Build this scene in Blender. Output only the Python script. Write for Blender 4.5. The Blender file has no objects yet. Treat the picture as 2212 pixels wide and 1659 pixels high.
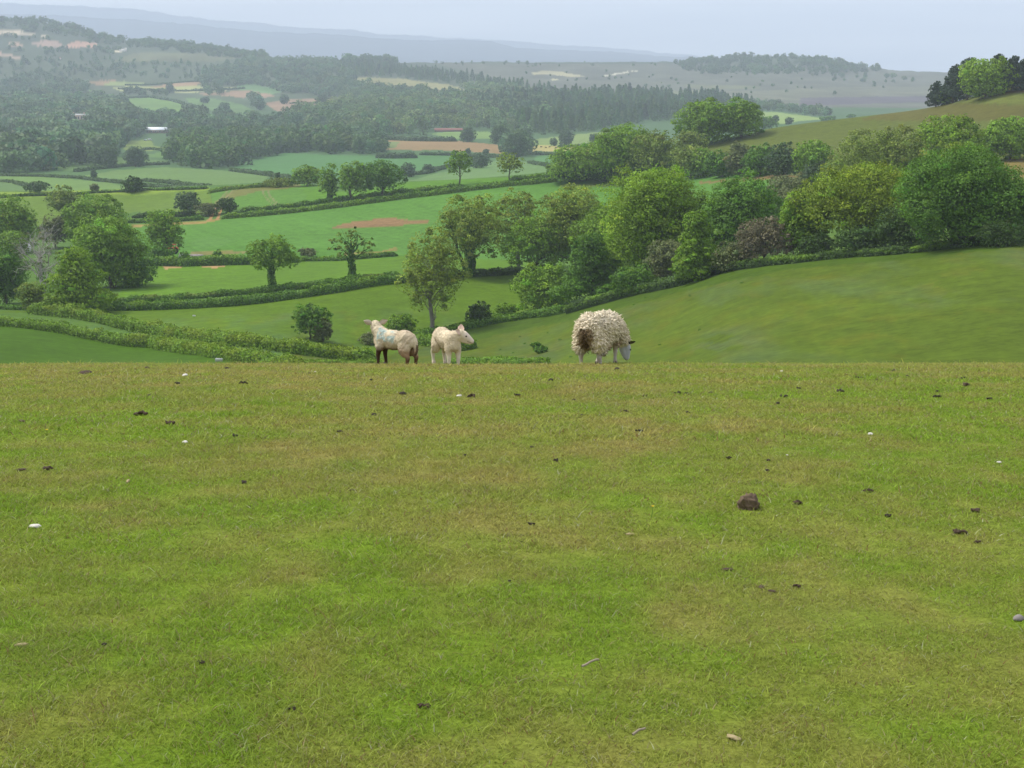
import bpy, bmesh, math, random
import numpy as np
from mathutils import Vector, Matrix
SC = bpy.context.scene
COL = SC.collection
rng = np.random.default_rng(11)
random.seed(5)
F, PITCH, CAMZ = 1624.0, math.radians(11.21), 1.6
CP, SP = math.cos(PITCH), math.sin(PITCH)

# ------------------------------------------------------------------ helpers
def mesh_from(name, V, Q=None, T=None, col=None, mat=None, parent=None, smooth=False, loc=None, link=True):
    """V (n,3); Q quads (m,4); T tris (k,3) -> ONE mesh object"""
    me = bpy.data.meshes.new(name)
    V = np.asarray(V, np.float32)
    nq = 0 if Q is None else len(Q); nt = 0 if T is None else len(T)
    me.vertices.add(len(V)); me.vertices.foreach_set('co', V.ravel())
    idx = []; ls = []
    if nq:
        idx.append(np.asarray(Q, np.int32).ravel()); ls.append(np.arange(nq, dtype=np.int32) * 4)
    if nt:
        idx.append(np.asarray(T, np.int32).ravel()); ls.append(nq * 4 + np.arange(nt, dtype=np.int32) * 3)
    idx = np.concatenate(idx); ls = np.concatenate(ls)
    me.loops.add(len(idx)); me.loops.foreach_set('vertex_index', idx)
    me.polygons.add(nq + nt); me.polygons.foreach_set('loop_start', ls)
    if smooth: me.polygons.foreach_set('use_smooth', np.ones(nq + nt, bool))
    me.update(calc_edges=True)
    if col is not None:
        a = me.attributes.new('Col', 'FLOAT_COLOR', 'POINT')
        c = np.ones((len(V), 4), np.float32); c[:, :3] = col
        a.data.foreach_set('color', c.ravel())
    if mat: me.materials.append(mat)
    o = bpy.data.objects.new(name, me)
    if link: COL.objects.link(o)
    if parent: o.parent = parent
    if loc is not None: o.location = loc
    return o

def empty(name, loc=(0, 0, 0), rotz=0):
    o = bpy.data.objects.new(name, None); COL.objects.link(o)
    o.location = loc; o.rotation_euler = (0, 0, rotz); o.empty_display_size = .3
    return o

def tag(o, label, cat, group=None, kind=None):
    if label: o['label'] = label
    if cat: o['category'] = cat
    if group: o['group'] = group
    if kind: o['kind'] = kind
    return o

def _hash(ix, iy, s):
    n = (ix.astype(np.int64) * 374761393 + iy.astype(np.int64) * 668265263 + s * 1274126177) & 0x7fffffff
    n = ((n ^ (n >> 13)) * 1274126177) & 0x7fffffff
    return ((n ^ (n >> 16)) & 0xffff) / 65535.0
def vnoise(x, y, s=0):
    ix = np.floor(x); iy = np.floor(y); fx = x - ix; fy = y - iy
    fx = fx * fx * (3 - 2 * fx); fy = fy * fy * (3 - 2 * fy)
    a = _hash(ix, iy, s); b = _hash(ix + 1, iy, s); c = _hash(ix, iy + 1, s); d = _hash(ix + 1, iy + 1, s)
    return (a * (1 - fx) + b * fx) * (1 - fy) + (c * (1 - fx) + d * fx) * fy
def fbm(x, y, s=0, o=4):
    r = 0; a = .5; t = 0
    for k in range(o):
        r = r + a * vnoise(x * 2 ** k + 17.3 * k, y * 2 ** k - 9.1 * k, s + k); t += a; a *= .55
    return r / t
def pchip(x, y, xq):
    x = np.asarray(x, float); y = np.asarray(y, float)
    h = np.diff(x); d = np.diff(y) / h
    m = np.zeros_like(y); m[0] = d[0]; m[-1] = d[-1]
    for i in range(1, len(x) - 1):
        if d[i - 1] * d[i] > 0:
            w1 = 2 * h[i] + h[i - 1]; w2 = h[i] + 2 * h[i - 1]
            m[i] = (w1 + w2) / (w1 / d[i - 1] + w2 / d[i])
    k = np.clip(np.searchsorted(x, xq) - 1, 0, len(x) - 2)
    t = np.clip((xq - x[k]) / h[k], 0, 1)
    t2 = t * t; t3 = t2 * t
    return (2*t3-3*t2+1)*y[k] + (t3-2*t2+t)*h[k]*m[k] + (-2*t3+3*t2)*y[k+1] + (t3-t2)*h[k]*m[k+1]
def inpoly(px, py, poly):
    r = np.zeros(np.shape(px), bool); n = len(poly)
    for i in range(n):
        x1, y1 = poly[i]; x2, y2 = poly[(i + 1) % n]
        if y1 == y2: continue
        c = ((y1 > py) != (y2 > py)) & (px < (x2 - x1) * (py - y1) / (y2 - y1) + x1)
        r ^= c
    return r

# ------------------------------------------------------------------ lens: which direction a point of the survey grid lies in
def ray_uz(px, py):
    xc = (np.asarray(px, float) - 512) / F; yc = (384 - np.asarray(py, float)) / F
    dy = CP + yc * SP
    return xc / dy, (yc * CP - SP) / dy           # X/Y , (Z-camz)/Y
def proj(X, Y, Z):
    Z = Z - CAMZ
    dep = Y * CP - Z * SP
    return 512 + F * X / dep, 384 - F * (Y * SP + Z * CP) / dep, dep

# ------------------------------------------------------------------ terrain survey: column -> (range in metres, elevation row)
TAB = {
 0:   [(50,385),(110,374),(190,364.5),(265,326),(290,314),(330,298),(400,262),(470,240),(540,218),(620,193),(700,193.5),(800,193),(850,190),(950,181),(1100,170),(1300,160),(1700,140),(2065,123),(2600,106),(3000,90),(3400,60),(3700,38),(4000,20)],
 128: [(50,386),(110,376),(195,365),(255,342),(280,319),(300,309.5),(315,300),(350,284),(400,263),(470,240),(520,224),(550,217),(610,205),(640,190.5),(720,191),(800,190),(870,186.5),(950,181),(1100,170),(1300,160),(1700,140),(2065,122),(2600,107),(3000,90),(3350,68),(3600,52),(4000,42)],
 256: [(50,387),(120,377),(203,364),(245,334),(300,303),(320,291),(400,261),(460,238),(530,215.5),(550,207),(620,186),(720,188),(800,187),(900,184),(1000,177),(1150,170),(1350,160),(1700,140),(2065,124),(2600,105),(2900,93),(3150,77),(3400,66),(4000,56)],
 384: [(50,388),(130,378),(207,365),(250,345),(310,284),(325,276),(400,256),(460,234),(540,203),(590,184),(680,188),(800,185),(950,180),(1050,172),(1200,163),(1400,150),(1700,136),(2000,121),(2300,110),(2700,98),(3100,80),(3500,69),(4000,62)],
 512: [(50,388),(130,378),(190,366),(270,318),(300,298),(330,275),(400,252),(470,225),(550,187),(570,177),(650,182),(800,178),(1000,170),(1150,163),(1400,150),(1600,140),(1800,131),(2200,113),(2500,100),(3000,85),(3500,73),(4000,62)],
 640: [(50,387),(110,376),(155,366),(245,290),(275,275),(330,257),(400,236),(460,207),(520,182),(560,166),(590,158),(660,168),(800,165),(1000,160),(1200,153),(1500,143),(1800,129),(2200,112),(2500,102),(3000,90),(3500,75),(4000,62)],
 768: [(45,383),(90,374),(125,366),(222,263),(250,252),(300,232),(350,212),(400,197),(470,174),(530,152),(570,140),(600,129),(660,140),(850,138),(1200,132),(1600,124),(2100,117),(2400,108),(2800,95),(3200,83),(3600,72),(4000,57)],
 896: [(45,381),(80,373),(112,366),(207,252),(250,236),(300,217),(350,196),(430,166),(520,137),(600,112.5),(680,125),(900,125),(1300,122),(1900,117),(2300,110),(2800,98),(3200,87),(3600,78),(4000,70)],
 1024:[(45,380),(75,372),(105,366),(200,237),(250,214),(300,193),(330,178),(400,150),(480,117),(550,86.5),(640,105),(900,115),(1400,118),(2000,115),(2400,108),(2800,98),(3200,88),(3600,80),(4000,75)],
}
NEARQ = lambda Y: -.0443 * Y - .00316 * Y * Y
YR = np.exp(np.linspace(math.log(26.5), math.log(18500), 740))
def column(px):
    kn = TAB[min(1024, max(0, px))]
    Y = [k[0] for k in kn] + [4700, 6000]; P = [k[1] for k in kn]
    P = P + [max(P[-1] + 8, 66), max(P[-1] + 8, 66)]
    Yn = [22.5, 26.5, 30]
    z = [NEARQ(y) for y in Yn] + [CAMZ + y * float(ray_uz(512, p)[1]) for y, p in zip(Y, P)]
    P0 = [366.5, 368, 371] + P
    # far ridges (rows set below), valley behind each
    Y = Yn + Y + [8500, 11000, 13000, 15500, 18500]
    for y, p in ((8500, 63), (11000, 58), (13000, 60), (15500, 56), (18500, 75)):
        if px >= 830: p = max(p, P[-1] + 2)
        z.append(CAMZ + y * float(ray_uz(512, p)[1])); P0.append(p)
    ly = np.log(Y)
    zz = pchip(ly, z, np.log(YR)); pp = np.interp(np.log(YR), ly, P0)
    return ray_uz(px, pp)[0], zz
CPX = [-900, -300] + sorted(TAB) + [1324, 1924]
cols = [column(p) for p in CPX]
CU = np.array([c[0] for c in cols]); CZ = np.array([c[1] for c in cols])
UMAX = .86
UG = np.concatenate([np.linspace(-UMAX, -.36, 60)[:-1], np.linspace(-.36, .36, 1100), np.linspace(.36, UMAX, 60)[1:]])
ZG = np.array([pchip(CU[:, j], CZ[:, j], UG) for j in range(len(YR))])
XX = UG[None, :] * YR[:, None]; YY = np.repeat(YR[:, None], len(UG), 1)
PXG, PYG, DEP = proj(XX, YY, ZG)
RIDGES = [(4000, .17, [(-900,12),(0,20),(40,22),(70,28),(93,34),(116,40),(139,44),(185,46),(232,53),(270,58),(300,61),(341,62),(410,63),(441,62.5),(488,61.4),(560,62.5),(600,63),(660,62),(690,63),(720,60.5),(738,57.5),(760,56),(795,56.5),(832,59.5),(848,66.5),(870,68),(900,71),(950,73),(1024,75),(1924,75)]),
 (11000, .12, [(-900,8),(0,14.4),(60,16.3),(93,19),(140,21.5),(177,24),(262,31.6),(341,36),(390,39.5),(441,41),(470,41),(491,42),(503,45),(515,48),(545,49.5),(600,52),(682,57),(770,63),(830,72),(870,82),(1024,92),(1924,96)]),
 (15500, .12, [(-900,2),(0,4.6),(40,6),(93,8.5),(125,9.5),(155,13),(177,17),(216,21),(262,24.7),(300,28.3),(341,30),(390,35),(441,38),(515,42),(560,46),(600,48),(682,55),(770,62),(830,72),(870,82),(1024,92),(1924,96)])]
for yr, s, pl in RIDGES:
    j = int(np.argmin(abs(YR - yr)))
    want = np.interp(PXG[j], [p[0] for p in pl], [p[1] for p in pl])
    want = want + (fbm(PXG[j] / 9., PXG[j] * 0 + yr, 3) - .5) * 1.6
    dz = -(want - PYG[j]) * DEP[j] / F
    w = np.exp(-(np.log(YR / yr) / s) ** 2)
    ZG += w[:, None] * dz[None, :]
amp = np.interp(np.log(YR), np.log([26, 60, 200, 700, 2500, 5000, 15500]), [0, .05, .14, .6, 3.5, 6, 22])[:, None]
scl = np.interp(np.log(YR), np.log([26, 200, 700, 2500, 5000, 15500]), [14, 30, 60, 170, 260, 900])[:, None]
ZG += amp * 1.3 * (fbm(XX / 45., YY / 45., 5, 2) - .5) * np.clip(1 - YY / 1500, 0, 1) + amp * 1.6 * (fbm(XX / 210., YY / 210., 8, 4) - .5) * np.clip(YY / 1500 - .2, 0, 1)
PXG, PYG, DEP = proj(XX, YY, ZG)
LYR = np.log(YR); DLY = LYR[1] - LYR[0]

def zg(X, Y):
    X = np.atleast_1d(np.asarray(X, float)); Y = np.atleast_1d(np.asarray(Y, float))
    near = NEARQ(np.minimum(np.maximum(Y, 0), 26.5)) + .03 * np.minimum(Y, 0) * -1 + near_bumps(X, Y)
    yy = np.clip(Y, 26.5, 18400)
    fj = (np.log(yy) - LYR[0]) / DLY; j = np.clip(fj.astype(int), 0, len(YR) - 2); tj = fj - j
    u = np.clip(X / yy, -UMAX, UMAX)
    i = np.clip(np.searchsorted(UG, u) - 1, 0, len(UG) - 2); ti = (u - UG[i]) / (UG[i + 1] - UG[i])
    z = (ZG[j, i] * (1 - ti) + ZG[j, i + 1] * ti) * (1 - tj) + (ZG[j + 1, i] * (1 - ti) + ZG[j + 1, i + 1] * ti) * tj
    return np.where(Y < 26.5, near, z)
def near_bumps(X, Y):
    f = np.clip((26 - Y) / 4, 0, 1)
    return f * (.055 * (fbm(X / 2.2, Y / 2.2, 21, 3) - .5) + .012 * (fbm(X / .35, Y / .35, 31, 2) - .5))

def ground(px, py, ymin=2.0, ymax=18000):
    """first point of the land seen along a direction, beyond ymin"""
    u, s = ray_uz(px, py); u = float(u); s = float(s)
    ys = np.exp(np.linspace(math.log(ymin), math.log(ymax), 2600))
    d = CAMZ + ys * s - zg(u * ys, ys)
    k = np.nonzero(d[1:] <= 0)[0]
    if len(k) == 0: k = int(np.argmin(d)); y = ys[k]
    else:
        k = int(k[0]); a, b = d[k], d[k + 1]; y = ys[k] + (ys[k + 1] - ys[k]) * (a / (a - b) if a > b else 0)
    x = u * y; z = float(zg(x, y)[0])
    return Vector((x, y, z)), float(proj(x, y, z)[2])

# ------------------------------------------------------------------ materials
def mat(name):
    m = bpy.data.materials.new(name); m.use_nodes = True
    nt = m.node_tree; b = nt.nodes['Principled BSDF']
    b.inputs['Roughness'].default_value = .85
    b.inputs['Specular IOR Level'].default_value = .2
    return m, nt, b
def N(nt, t, **kw):
    n = nt.nodes.new(t)
    for k, v in kw.items():
        if k in n.inputs: n.inputs[k].default_value = v
        else: setattr(n, k, v)
    return n
def plain(name, rgb, rough=.8, var=.15, scale=8.0, spec=.2, metal=0):
    m, nt, b = mat(name)
    tc = N(nt, 'ShaderNodeTexCoord'); no = N(nt, 'ShaderNodeTexNoise', Scale=scale, Detail=5.0)
    nt.links.new(tc.outputs['Object'], no.inputs['Vector'])
    mr = N(nt, 'ShaderNodeMapRange'); mr.inputs[3].default_value = 1 - var; mr.inputs[4].default_value = 1 + var
    nt.links.new(no.outputs['Fac'], mr.inputs[0])
    mx = N(nt, 'ShaderNodeVectorMath', operation='SCALE'); mx.inputs[0].default_value = rgb
    nt.links.new(mr.outputs[0], mx.inputs['Scale']); nt.links.new(mx.outputs[0], b.inputs['Base Color'])
    b.inputs['Roughness'].default_value = rough; b.inputs['Specular IOR Level'].default_value = spec
    b.inputs['Metallic'].default_value = metal
    return m
def attr_mat(name, rough=.85, spec=.15, noise=(), translucent=0.0, bump=0):
    m, nt, b = mat(name)
    at = N(nt, 'ShaderNodeAttribute', attribute_name='Col')
    out = at.outputs['Color']
    geo = N(nt, 'ShaderNodeNewGeometry')
    for sc, v in noise:
        no = N(nt, 'ShaderNodeTexNoise', Scale=sc, Detail=4.0, Roughness=.6)
        nt.links.new(geo.outputs['Position'], no.inputs['Vector'])
        mr = N(nt, 'ShaderNodeMapRange'); mr.inputs[1].default_value = .25; mr.inputs[2].default_value = .75
        mr.inputs[3].default_value = 1 - v; mr.inputs[4].default_value = 1 + v
        nt.links.new(no.outputs['Fac'], mr.inputs[0])
        mx = N(nt, 'ShaderNodeVectorMath', operation='SCALE')
        nt.links.new(out, mx.inputs[0]); nt.links.new(mr.outputs[0], mx.inputs['Scale']); out = mx.outputs[0]
    nt.links.new(out, b.inputs['Base Color'])
    b.inputs['Roughness'].default_value = rough; b.inputs['Specular IOR Level'].default_value = spec
    if translucent:
        tr = N(nt, 'ShaderNodeBsdfTranslucent'); ms = N(nt, 'ShaderNodeMixShader', Fac=translucent)
        nt.links.new(out, tr.inputs['Color'])
        nt.links.new(b.outputs[0], ms.inputs[1]); nt.links.new(tr.outputs[0], ms.inputs[2])
        nt.links.new(ms.outputs[0], nt.nodes['Material Output'].inputs['Surface'])
    return m
M_GROUND = attr_mat('land', .95, .05, [(1.3, .22), (.33, .20), (.02, .10)])
M_HILL = attr_mat('far_land', .95, .0, [(.03, .2), (.006, .2)])
M_TURF = attr_mat('turf', .95, .05, [(70, .45), (12, .25)])
M_GRASS = attr_mat('grass_blade', .6, .2, [], .45)
M_LEAF = attr_mat('leaf', .6, .2, [], .28)
M_BARK = attr_mat('bark', .95, .05, [(3, .25)])
M_PAINT = attr_mat('surface', .7, .25, [(2, .06)])

# ------------------------------------------------------------------ ground colours: fields drawn as plots of the survey
GREEN = np.array
base = np.zeros((len(YR), len(UG), 3))
def lerp_rows(stops):
    ys = np.log([s[0] for s in stops]); c = np.array([s[1] for s in stops])
    return np.stack([np.interp(LYR, ys, c[:, k]) for k in range(3)], 1)
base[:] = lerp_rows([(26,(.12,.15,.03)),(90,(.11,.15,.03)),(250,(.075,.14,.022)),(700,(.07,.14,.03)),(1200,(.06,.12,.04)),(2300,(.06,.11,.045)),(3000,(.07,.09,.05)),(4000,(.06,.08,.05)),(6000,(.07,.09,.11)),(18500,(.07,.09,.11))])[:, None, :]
jx = PXG + (fbm(XX / 3, YY / 3, 41, 2) - .5) * 2.0; jy = PYG + (fbm(XX / 3, YY / 3, 42, 2) - .5) * 1.2
FIELDS = [
 # near and middle fields
 ((60,300),[(-900,320),(0,325),(77,334),(154,345),(231,359),(262,366),(262,400),(-900,400)],(.060,.138,.010)),
 ((60,300),[(262,372),(300,352),(418,341),(465,327),(530,315),(573,309),(650,287),(683,281),(713,270),(791,260),(914,250),(1024,236),(1924,150),(1924,420),(262,420)],(.088,.142,.018)),
 ((60,300),[(415,336),(465,327),(530,316),(573,310),(650,288),(683,282),(713,271),(791,261),(914,251),(1024,237),(1024,246),(914,259),(791,269),(683,291),(573,320),(500,334),(440,350)],(.066,.125,.016)),
 ((200,330),[(-900,318),(0,311),(96,310),(154,309),(231,305.6),(341,290),(402,282),(465,276),(526,273),(570,290),(560,311),(465,329),(415,345),(375,361),(341,358.5),(231,344),(154,333),(96,320.5),(30,313),(0,313)],(.096,.182,.018)),
 ((240,420),[(110,302),(148,265.5),(341,261),(397,256),(480,250),(540,262),(526,273),(402,281),(341,288),(262,291),(160,300)],(.105,.220,.026)),
 ((330,600),[(110,262),(125,224),(200,222),(256,215),(341,207),(449,191),(557,181),(623,182),(697,176),(805,173),(830,190),(700,230),(560,262),(397,256),(341,259),(239,258)],(.098,.240,.055)),
 ((330,600),[(110,262),(140,245),(250,246),(397,250),(397,257),(341,259),(239,259)],(.085,.22,.042)),
 ((380,640),[(698,182),(742,178),(770,175),(805,173.5),(806,177.5),(760,180),(700,184)],(.22,.17,.10)),
 ((380,640),[(560,184),(600,183),(625,182),(625,186),(560,188)],(.13,.2,.06)),
 ((470,760),[(211,191),(282,184),(300,183),(324,187),(324,200),(241,208),(222,212),(213,207)],(.100,.230,.052)),
 ((470,760),[(235,189),(282,184.5),(300,184),(300,187),(255,192),(230,199),(218,205),(213,203)],(.17,.19,.075)),
 ((470,760),[(300,186),(341,192),(408,182),(557,174.4),(560,179),(449,190),(341,205),(310,204)],(.10,.235,.035)),
 ((470,760),[(-900,240),(0,197),(93,194),(208,189),(213,204),(207,216),(133,212),(80,220),(0,230)],(.125,.215,.045)),
 ((470,760),[(-900,192),(0,192),(93,190),(208,187),(211,190),(93,195),(0,198),(-900,205)],(.215,.33,.06)),
 # bare earth patches
 ((330,640),[(331,228),(345,223),(378,219),(396,218.2),(404,220),(428,219),(430,222),(400,225.5),(341,229)],(.25,.165,.11)),
 ((330,640),[(345,252),(375,252),(397,247),(398,251),(345,256)],(.23,.21,.09)),
 ((240,470),[(160,266.5),(176,265),(188,266),(178,268.5),(166,269)],(.38,.27,.17)),
 ((240,470),[(200,266),(226,266),(222,267.6),(204,268)],(.40,.27,.18)),
 ((330,640),[(131,225),(160,223.5),(200,221.5),(216,219),(221,219),(212,222.5),(131,227)],(.30,.24,.11)),
 ((330,470),[(190,252),(225,250.5),(260,252),(225,254.5),(192,256)],(.2,.2,.09)),
 ((440,760),[(215,206),(217,206),(212,220),(207,221)],(.36,.23,.14)),
 ((440,760),[(220.5,208),(222,208),(219.5,219),(216,220)],(.36,.23,.14)),
 # right hill
 ((260,700),[(600,170),(713,144),(772,128),(829,119),(883,114),(930,106),(965,99),(1024,80),(1924,20),(1924,300),(1024,200),(840,180),(810,160),(690,168)],(.108,.145,.040)),
 ((400,700),[(858,120),(883,113),(930,105),(945,101),(985,104),(1024,105),(1924,105),(1924,130),(1000,121),(930,121)],(.115,.120,.040)),
 ((400,700),[(935,104),(965,98.5),(1024,88),(1924,60),(1924,105),(1024,104),(980,103)],(.135,.17,.05)),
 ((400,700),[(985,96.5),(1024,84),(1924,40),(1924,80),(1024,92),(1000,94)],(.16,.11,.06)),
 ((240,400),[(996,166),(1010,159),(1024,156),(1924,120),(1924,190),(1024,180),(1003,176)],(.20,.17,.075)),
 # valley
 ((800,1500),[(79,176),(120,170),(165,167),(231,171),(270,176),(262,182),(210,186.5),(150,182)],(.115,.215,.085)),
 ((800,1600),[(233,168),(255,160),(285,153),(341,155.5),(470,156),(440,166),(410,172),(300,180),(255,172)],(.075,.195,.085)),
 ((800,1600),[(405,182),(430,175),(470,166),(500,160),(530,162),(559,168),(575,178),(560,182),(408,188)],(.115,.22,.10)),
 ((800,1600),[(-900,190),(0,174),(16,173),(60,178),(110,183),(140,190),(100,195),(-900,200)],(.12,.225,.08)),
 ((800,1600),[(-900,180),(0,182),(27,187),(20,194),(-900,200)],(.1,.19,.085)),
 ((1000,1800),[(123,148),(130,141),(150,139),(155,146),(170,148.5),(150,151),(126,150.5)],(.16,.24,.075)),
 ((900,1700),[(143,155),(168,151),(168,158),(150,157)],(.11,.22,.08)),
 ((900,1700),[(88,163),(118,157),(168,160.5),(168,164),(100,168),(76,171),(40,170)],(.10,.19,.075)),
 ((1000,2100),[(370,144),(390,140),(460,141),(503,145),(506,154),(440,150),(375,150)],(.25,.185,.12)),
 ((1000,2100),[(370,144),(385,141),(400,142),(395,148),(372,149)],(.15,.22,.1)),
 ((1300,2600),[(432,134),(450,131),(491,132),(492,139),(450,139)],(.15,.26,.10)),
 ((1000,2200),[(532,140),(560,136),(600,132),(622,134),(600,144),(560,147),(532,144)],(.17,.26,.11)),
 ((1000,2200),[(524,147),(545,145),(576,147),(572,152),(530,151)],(.36,.35,.17)),
 ((1000,2200),[(535,156),(565,155),(565,164),(535,162)],(.08,.2,.09)),
 ((1600,3000),[(128,98),(150,97.5),(168,100),(185,105),(203,111),(190,116.5),(150,115),(130,106)],(.125,.24,.075)),
 ((1600,3000),[(185,98.5),(215,99),(240,104),(258,112),(235,117),(205,109),(190,104)],(.105,.20,.085)),
 ((1600,3400),[(88,82.5),(100,80.5),(115,80.5),(125,83.5),(100,86)],(.30,.20,.12)),
 ((1600,3400),[(103,84.5),(115,80.8),(135,81.5),(150,84.5),(120,86.5)],(.25,.31,.11)),
 ((1600,3400),[(112,88),(130,86),(150,87),(200,85.5),(203,88),(190,90),(150,91),(120,91)],(.30,.32,.13)),
 ((1600,3400),[(150,87),(175,83),(200,81),(203,84),(190,86),(155,87.5)],(.33,.21,.13)),
 ((1600,3400),[(172,91.5),(218,88.8),(236,86.5),(240,88),(215,91),(180,93)],(.33,.34,.17)),
 ((1600,3400),[(236,87),(253,82),(262,86),(290,90),(270,95),(240,90)],(.11,.20,.08)),
 ((1600,3400),[(190,94),(215,92.5),(245,90.5),(270,94),(275,97),(240,98),(230,96)],(.27,.18,.12)),
 ((1600,3400),[(263,103),(290,99.5),(340,98),(356,100),(350,108),(320,113),(290,116),(275,110)],(.27,.185,.125)),
 ((1600,2700),[(750,114),(760,112),(775,112),(800,115),(829,119),(800,121),(785,124),(755,122)],(.20,.31,.12)),
 ((1600,2700),[(740,116),(755,113),(765,123),(750,128)],(.17,.27,.11)),
 # heath
 ((2400,3990),[(430,62),(480,64),(700,64),(850,66),(900,70),(1024,74),(1924,72),(1924,115),(800,112),(740,102),(690,100),(560,97),(500,80)],(.108,.114,.088)),
 ((2400,3990),[(683,92),(760,91),(830,87),(930,86),(960,92),(900,98),(820,100),(700,100)],(.135,.14,.10)),
 ((2400,3990),[(590,94),(640,92),(700,90),(720,95),(660,99),(600,99)],(.15,.165,.09)),
 ((2400,3990),[(683,84),(760,86),(760,89),(690,88.5)],(.13,.14,.08)),
 ((2400,3990),[(800,98),(870,96.5),(930,96),(930,102),(860,104),(800,106)],(.095,.082,.10)),
 ((2400,3990),[(602,77),(620,74),(638,71),(637,70.4),(618,73),(600,76.6)],(.52,.50,.40)),
 ((2400,3990),[(530,73),(545,70.5),(560,71.5),(585,76.6),(570,77),(550,74),(535,75)],(.33,.31,.19)),
 ((2400,3990),[(551,79),(560,79.4),(552,80.6)],(.42,.40,.24)),
 ((2400,3990),[(343,76.5),(360,77),(400,78.5),(450,85),(478,93.5),(470,95.5),(440,93),(400,88),(362,86)],(.26,.25,.11)),
 ((2400,3990),[(395,86),(430,88),(455,92),(440,95),(400,90)],(.24,.19,.12)),
 # quarry on the left hill and its slopes
 ((2600,3990),[(-300,34),(0,31),(22,31.4),(38,34.5),(52,35.5),(52,36.5),(20,35.2),(0,33.5)],(.48,.41,.31)),
 ((2600,3990),[(9,43),(15,41.5),(22,44),(24,46),(10,46)],(.40,.28,.21)),
 ((2600,3990),[(28,45),(35,41.5),(50,40.2),(58,41),(64,47),(55,48),(45,46)],(.31,.22,.18)),
 ((2600,3990),[(64,47),(70,43),(76,41.5),(97,43),(95,47.6),(80,47.2)],(.44,.27,.20)),
 ((2600,3990),[(-300,52),(0,52),(12,55),(24,59),(10,58),(0,57)],(.36,.27,.21)),
 ((2600,3990),[(114,51),(122,49.6),(126,48.4),(126.4,50.2),(120,52.2)],(.66,.58,.45)),
 ((2600,3990),[(135,53),(170,53),(220,53.5),(240,58),(210,62),(160,62),(110,62)],(.12,.13,.07)),
]
for (y0, y1), poly, c in FIELDS:
    mk = (YY > y0) & (YY < y1)
    b = np.array(poly)
    mk &= (PXG > b[:, 0].min() - 3) & (PXG < b[:, 0].max() + 3) & (PYG > b[:, 1].min() - 3) & (PYG < b[:, 1].max() + 3)
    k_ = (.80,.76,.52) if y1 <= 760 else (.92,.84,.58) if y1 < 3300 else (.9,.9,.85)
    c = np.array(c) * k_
    ii = np.nonzero(mk); k = inpoly(jx[ii], jy[ii], poly)
    base[ii[0][k], ii[1][k]] = c
# wheel lines of drill and sprayer in the two cropped fields
lin = np.zeros_like(XX); us_ = XX * .93 + YY * .36
for poly in ([(110,262),(125,224),(200,222),(256,215),(341,207),(449,191),(557,181),(623,182),(697,176),(805,173),(830,190),(700,230),(560,262),(397,256),(341,259),(239,258)],):
    lin += inpoly(jx, jy, poly) * ((YY > 330) & (YY < 620))
ln_ = np.abs(((us_ + (fbm(XX / 60, YY / 60, 51, 2) - .5) * 6) / 12.0) % 1 - .5) * 12
base *= (1 - .13 * lin * np.clip(1 - ln_ / .9, 0, 1) + .05 * lin * np.sin(us_ * 2.1))[..., None]
for cx_, w_ in ((262.5, 0), (268, 0), (229, 1), (234, 1)):        # curved wheel tracks of the tramlined field
    t_ = np.clip((PYG - 189) / 16, 0, 1); xc_ = cx_ + (t_ ** 2 * 12 if not w_ else -t_ * 14)
    mk = (YY > 480) & (YY < 700) & (PYG > 190) & (PYG < 205) & (abs(PXG - xc_) < 1.0)
    base[mk] = base[mk] * .45 + np.array((.22, .17, .10)) * .55
# natural mottling: grazed strips along the contour, drier knolls
mot = fbm(XX / 9 + YY / 60, YY / 26, 61, 4) - .5
mot2 = fbm(XX / 40, YY / 70, 71, 3) - .5
fade = np.clip(1 - YY / 900, 0.15, 1)
mot3 = fbm(XX / 2.2 + YY / 30, YY / 9, 63, 3) - .5
base *= (1 + mot * .26 * fade + mot2 * .18 * fade + mot3 * .2 * np.clip(1 - YY / 420, 0, 1))[..., None]
rf = (YY < 280) & (PYG > 236) & (base[..., 0] > .07)
base[..., 0] += np.where(rf, np.clip(fbm(XX / 2.5, YY / 7, 81, 5) - .45, 0, 1) * .05, 0)
base[..., 2] += np.where(rf, np.clip(fbm(XX / 5, YY / 22, 81, 4) - .47, 0, 1) * .06, 0)
hm = (YY > 2300) & (YY < 4700)
base *= np.where(hm, 1 + (fbm(XX / 60, YY / 120, 91, 4) - .5) * .7, 1)[..., None]

def grid_obj(name, X, Y, Z, C, m, label=None, cat=None):
    r, c = X.shape
    V = np.stack([X, Y, Z], -1).reshape(-1, 3)
    i = np.arange(r * c).reshape(r, c)
    Q = np.stack([i[:-1, :-1], i[:-1, 1:], i[1:, 1:], i[1:, :-1]], -1).reshape(-1, 4)
    o = mesh_from(name, V, Q, col=C.reshape(-1, 3), mat=m, smooth=True)
    tag(o, label, cat, kind='structure'); return o
J1 = int(np.argmin(abs(YR - 4350)))
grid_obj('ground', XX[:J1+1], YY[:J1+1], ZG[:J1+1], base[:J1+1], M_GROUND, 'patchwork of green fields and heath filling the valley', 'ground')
grid_obj('hills', XX[J1:], YY[J1:], ZG[J1:], base[J1:], M_HILL, 'long faint blue ridges on the horizon', 'hills')

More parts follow.
